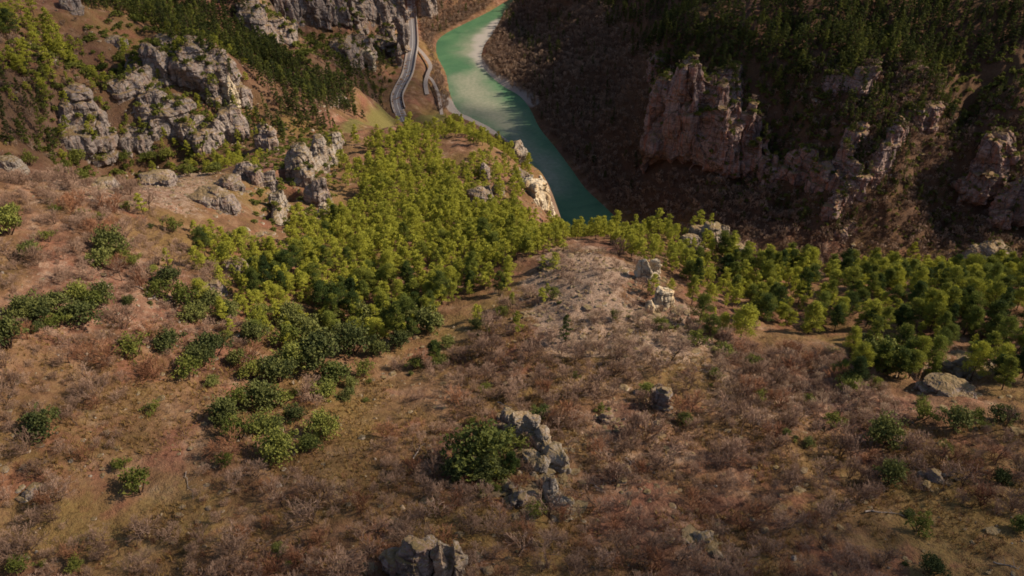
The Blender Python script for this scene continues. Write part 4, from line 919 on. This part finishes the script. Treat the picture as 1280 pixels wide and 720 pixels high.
# dry grass tufts
def tuft(seed, n=9):
    rg = np.random.default_rng(seed); V, Fq = [], []
    for i in range(n):
        a = rg.uniform(0, 6.28); r_ = rg.uniform(0, .25); b = np.array([r_*math.cos(a), r_*math.sin(a), 0]); t_ = np.array([rg.normal()*.3, rg.normal()*.3, rg.uniform(.3, .6)]); w_ = np.array([-math.sin(a), math.cos(a), 0])*.05
        V += [b-w_, b+w_, b+t_+w_*.2, b+t_-w_*.2]; Fq.append([4*i, 4*i+1, 4*i+2, 4*i+3])
    return np.array(V), np.array(Fq), rg.uniform(0, 1, 4*n)
TU = [tuft(s) for s in range(6)]
x, y = scatter(NEAR, .85); k = fbm2(x/7, y/7, 3, 15) > -.1; x, y = x[k], y[k]; z = tz(x, y); bpx, bpy_, bd = project(x, y, z); vv = (bpx > -170) & (bpx < 1430) & (bpy_ < 790) & (bpy_ > 400); x, y, z = x[vv], y[vv], z[vv]
print('tufts', len(x))
merged('dry_grass', TU, np.stack([x, y, z], -1), RNG.uniform(.5, 1.3, len(x)), RNG.uniform(0, 6.28, len(x)), RNG.uniform(0, 1, len(x)), [M['drygrass']], 'straw coloured dry grass tufts over the foreground slope', 'grass')
# bare woods of the river banks and the shaded wall
WX, WY, WS = [], [], []
for pts, sp, s in [([(650,0),(740,-30),(830,40),(815,100),(800,200),(860,228),(960,240),(1010,290),(1090,300),(1160,270),(1400,292),(1400,320),(900,320),(790,282),(740,240),(680,152),(612,96),(606,70),(622,30)], 3.9, .9),
                   ([(520,-20),(620,-20),(612,8),(585,25),(556,40),(545,60),(552,95),(562,130),(552,140),(540,110),(540,70),(522,40)], 3.1, .8),
                   ([(1060,120),(1200,120),(1170,300),(1030,300),(1040,220)], 3.2, .6), ([(0,20),(110,30),(100,190),(0,195)], 3.6, .5),
                   ([(810,100),(940,110),(1180,120),(1400,110),(1400,290),(1180,290),(1000,290),(860,225),(800,200)], 4.0, .78),
                   ([(330,95),(470,95),(495,140),(400,150),(340,150)], 5.5, .5), ([(0,40),(240,50),(230,90),(150,120),(100,150),(80,195),(0,195)], 3.6, .42),([(300,20),(480,20),(500,150),(330,150)], 5.5, .5)]:
    x, y = scatter(pts, sp); WX.append(x); WY.append(y); WS.append(np.full(len(x), s)*RNG.uniform(.65, 1.25, len(x)))
x, y, s = map(np.concatenate, (WX, WY, WS)); z = tz(x, y); rt = np.array([rock_top(a, b) for a, b in zip(x, y)]); k = (rt < z+.5) | (RNG.uniform(size=len(x)) < .3); x, y, s, z, rt = [q[k] for q in (x, y, s, z, rt)]
z = np.maximum(z, rt); print('wood', len(x))
merged('bare_woodland', BAREF, np.stack([x, y, z-.2], -1), s, RNG.uniform(0, 6.28, len(x)), RNG.uniform(0, 1, len(x)), [M['twiggrey']], 'leafless brown woodland on the river banks and canyon wall', 'woodland')
# ledge shrubs on the outcrops and walls
x, y = scatter([(810,80),(1400,80),(1400,295),(1000,295),(800,215)], 2.9); x2, y2 = scatter([(40,60),(310,60),(310,200),(40,200)], 3.0); x3, y3 = scatter([(310,-10),(500,-10),(500,90),(310,90)], 4.5); x5, y5 = scatter([(0,30),(240,50),(200,95),(100,110),(80,195),(0,195)], 4.2); x4, y4 = scatter([(310,160),(430,160),(430,290),(310,290)], 2.6)
x, y = np.concatenate([x, x2, x3, x4, x5]), np.concatenate([y, y2, y3, y4, y5]); k = RNG.uniform(size=len(x)) < .5; x, y = x[k], y[k]
z = np.maximum(tz(x, y), [rock_top(a, b) for a, b in zip(x, y)]); SM = [bush(200+s, 2, 2.2, 4, 44, .30, .3) for s in range(5)]
merged('ledge_scrub', [q[0] for q in SM], np.stack([x, y, z-.15], -1), RNG.uniform(.35, .8, len(x))*(1 + .9*sstep(330, 420, y) + .7*(x < -120)), RNG.uniform(0, 6.28, len(x)), RNG.uniform(0, 1, len(x)), [M['box']], 'olive scrub growing on the ledges of cliffs and canyon walls', 'scrub')
# loose stones
ST = []; STX = [], []
for a_, b_, s_ in RUB:
    for _ in range(14):
        an = random.uniform(0, 6.28); rr = s_*random.uniform(.8, 1.9); STX[0].append(a_ + rr*math.cos(an)); STX[1].append(b_ + rr*math.sin(an) - s_*.3)
for s in range(6):
    V, Fc = ico(1); rg = np.random.default_rng(s); V2 = V*rg.uniform(.6, 1.3, (1, 3))*(1+.25*rg.normal(size=(len(V), 1)))*np.array([1, 1, .55]); ST.append((V2, Fc, np.zeros(len(V))))
X1, Y1 = [], []
for pts, sp, dn in [([(640,400),(680,330),(730,310),(780,330),(800,360),(860,400),(900,430),(880,470),(800,450),(740,440)], 1.1, .7), ([(40,215),(200,215),(300,225),(320,262),(250,270),(30,250)], 1.7, .7), ([(-170,760),(-170,340),(300,380),(660,370),(960,440),(1400,500),(1420,760)], 1.9, .5),
                    ([(700,520),(830,520),(850,620),(760,650)], 1.1, .5), ([(60,340),(130,345),(250,380),(200,400)], 1.2, .6)]:
    x, y = scatter(pts, sp); k = RNG.uniform(size=len(x)) < dn; X1.append(x[k]); Y1.append(y[k])
x, y = np.concatenate(X1 + [np.array(STX[0])]), np.concatenate(Y1 + [np.array(STX[1])]); print('stones', len(x))
sz_ = np.clip(RNG.lognormal(-1.5, .5, len(x)), .1, .8); sz_[-len(STX[0]):] *= 2.0
merged('loose_stones', ST, np.stack([x, y, tz(x, y)+.02], -1), sz_, RNG.uniform(0, 6.28, len(x)), RNG.uniform(0, 1, len(x)), [M['pale']], 'pale loose stones strewn over the slope', 'stones')
# fallen dead trunks
def log(px0, py0, px1, py1, r, label):
    a, _ = cast(px0, py0); b, _ = cast(px1, py1); rg = np.random.default_rng(int(px0)); n = 7; pts = [a + (b-a)*i/n + rg.normal(size=3)*.12 for i in range(n+1)]
    for p in pts: p[2] = float(tz(p[0], p[1])) + r + .12
    segs = [(pts[i]-a, pts[i+1]-a, r*(1-.7*i/n), r*(1-.7*(i+1)/n)) for i in range(n)]
    for i in range(2, n, 1):
        d = rg.normal(size=3); d[2] = abs(d[2])*.6+.2; d /= np.linalg.norm(d); segs.append((pts[i]-a, pts[i]-a + d*rg.uniform(.5, 1.4), r*.35, r*.12))
    V, Fq = tubes(segs, 6); obj('fallen_trunk', mesh_np('fallen_trunk', V, Fq, [M['deadwood']], True), None, label, 'dead tree', 'fallen dead trunks bleached on the slope', loc=a)
for q in [(172,360,205,382,.16,'long bleached dead trunk lying on the stony patch at centre left'), (186,376,206,370,.10,'short bleached branch crossing the long dead trunk at centre left'),
          (1080,642,1128,646,.12,'bleached fallen trunk lying level at lower right below two dark bushes'), (735,604,758,618,.10,'thin fallen trunk right of the white streaked rock tip'),
          (517,575,530,555,.09,'thin dead stick leaning up left of the big foreground bush'), (782,575,800,592,.10,'thin fallen trunk on the brown slope at bottom centre right'),
          (232,592,242,626,.05,'long thin bleached branch rising through scrub at lower left'), (622,505,642,512,.10,'pale fallen branch behind the grey foreground crag'),
          (852,672,868,690,.09,'dead branch beside the tiny pale boulder at the bottom'), (1170,600,1195,596,.08,'thin pale branch lying right of the two dark bushes'), (1240,705,1275,715,.09,'pale fallen branch near the bottom right corner')]: log(*q)
print('veg', time.time()-T0)
# ------------------------------------------------------------------ light
EL, AZ = math.radians(36), math.radians(8)      # sun to the right, slightly beyond
sd = Vector((math.cos(EL)*math.cos(AZ), math.cos(EL)*math.sin(AZ), math.sin(EL)))
sl = bpy.data.lights.new('sun', 'SUN'); sl.energy = 4.1; sl.angle = math.radians(.6); sl.color = (1, .90, .76)
so = bpy.data.objects.new('sun', sl); COL.objects.link(so); so.rotation_euler = sd.to_track_quat('Z', 'Y').to_euler(); so.location = (0, 0, 600)
wd = bpy.data.worlds.new('World'); sc.world = wd; wd.use_nodes = True; nt = wd.node_tree
bg = nt.nodes['Background']; sky = nt.nodes.new('ShaderNodeTexSky'); sky.sky_type = 'NISHITA'; sky.sun_disc = False
sky.sun_elevation = EL; sky.sun_rotation = math.pi/2 - AZ; sky.altitude = 500
nt.links.new(sky.outputs[0], bg.inputs[0]); bg.inputs[1].default_value = .085
vs = sc.view_settings; vs.view_transform = 'Standard'; vs.look = 'None'; vs.exposure = .62
vs.use_white_balance = True; vs.white_balance_temperature = 7100; vs.white_balance_tint = 10; vs.gamma = 1
sc.cycles.max_bounces = 4; sc.cycles.diffuse_bounces = 2; sc.cycles.glossy_bounces = 2; sc.cycles.transmission_bounces = 2; sc.cycles.transparent_max_bounces = 24
sc.cycles.filter_width = 1.7
SHADE_FORE = [(-85,30,60),(-20,25,62),(50,25,60),(118,42,52),(10,10,60)]
SHADE_RIGHT = [(50,500,85),(110,560,95),(150,440,55),(20,620,90),(200,540,80),(90,470,60),(-45,720,90)]
SHADE_LEFT = [(-190,300,75),(-150,380,70),(-170,230,45),(-110,480,70)]
# ------------------------------------------------------------------ unseen clouds added overhead to shade the foreground, upper canyon and upper left
def shade_cloud_material(name, a, b):
    t = NT(name); df = t.n.new('ShaderNodeBsdfDiffuse'); df.inputs[0].default_value = (.9, .9, .92, 1); tr = t.n.new('ShaderNodeBsdfTransparent'); m_ = t.n.new('ShaderNodeMixShader')
    t.l.new(t.ramp(t.noise(.018, 4, .6), [(.3, a), (.65, b)]), m_.inputs[0]); t.l.new(tr.outputs[0], m_.inputs[1]); t.l.new(df.outputs[0], m_.inputs[2]); t.l.new(m_.outputs[0], t.out.inputs[0]); return t.m
def shade_cloud(spots, alt, mat):
    Vs, Fs = [], []; o = 0; k = (alt)/sd.z
    for i, (x, y, r) in enumerate(spots):
        V, Fc = ico(4); rg = np.random.default_rng(i); V = V*np.array([r, r*.8, r*.22])*(1 + .35*fbm3(V*1.6 + i*9, 3, i))[:, None]
        Vs.append(V + np.array([x + sd.x*k, y + sd.y*k, 140 + sd.z*k])); Fs.append(Fc+o); o += len(V)
    return obj('shade_cloud', mesh_np('shade_cloud', np.concatenate(Vs), np.concatenate(Fs), [mat], True), kind='structure')
shade_cloud(SHADE_FORE, 900, shade_cloud_material('thin_shade_cloud', .04, .20)); shade_cloud(SHADE_RIGHT, 900, shade_cloud_material('grey_shade_cloud', .07, .34)); shade_cloud(SHADE_LEFT, 900, shade_cloud_material('wispy_shade_cloud', .05, .26))
print('total', time.time()-T0)
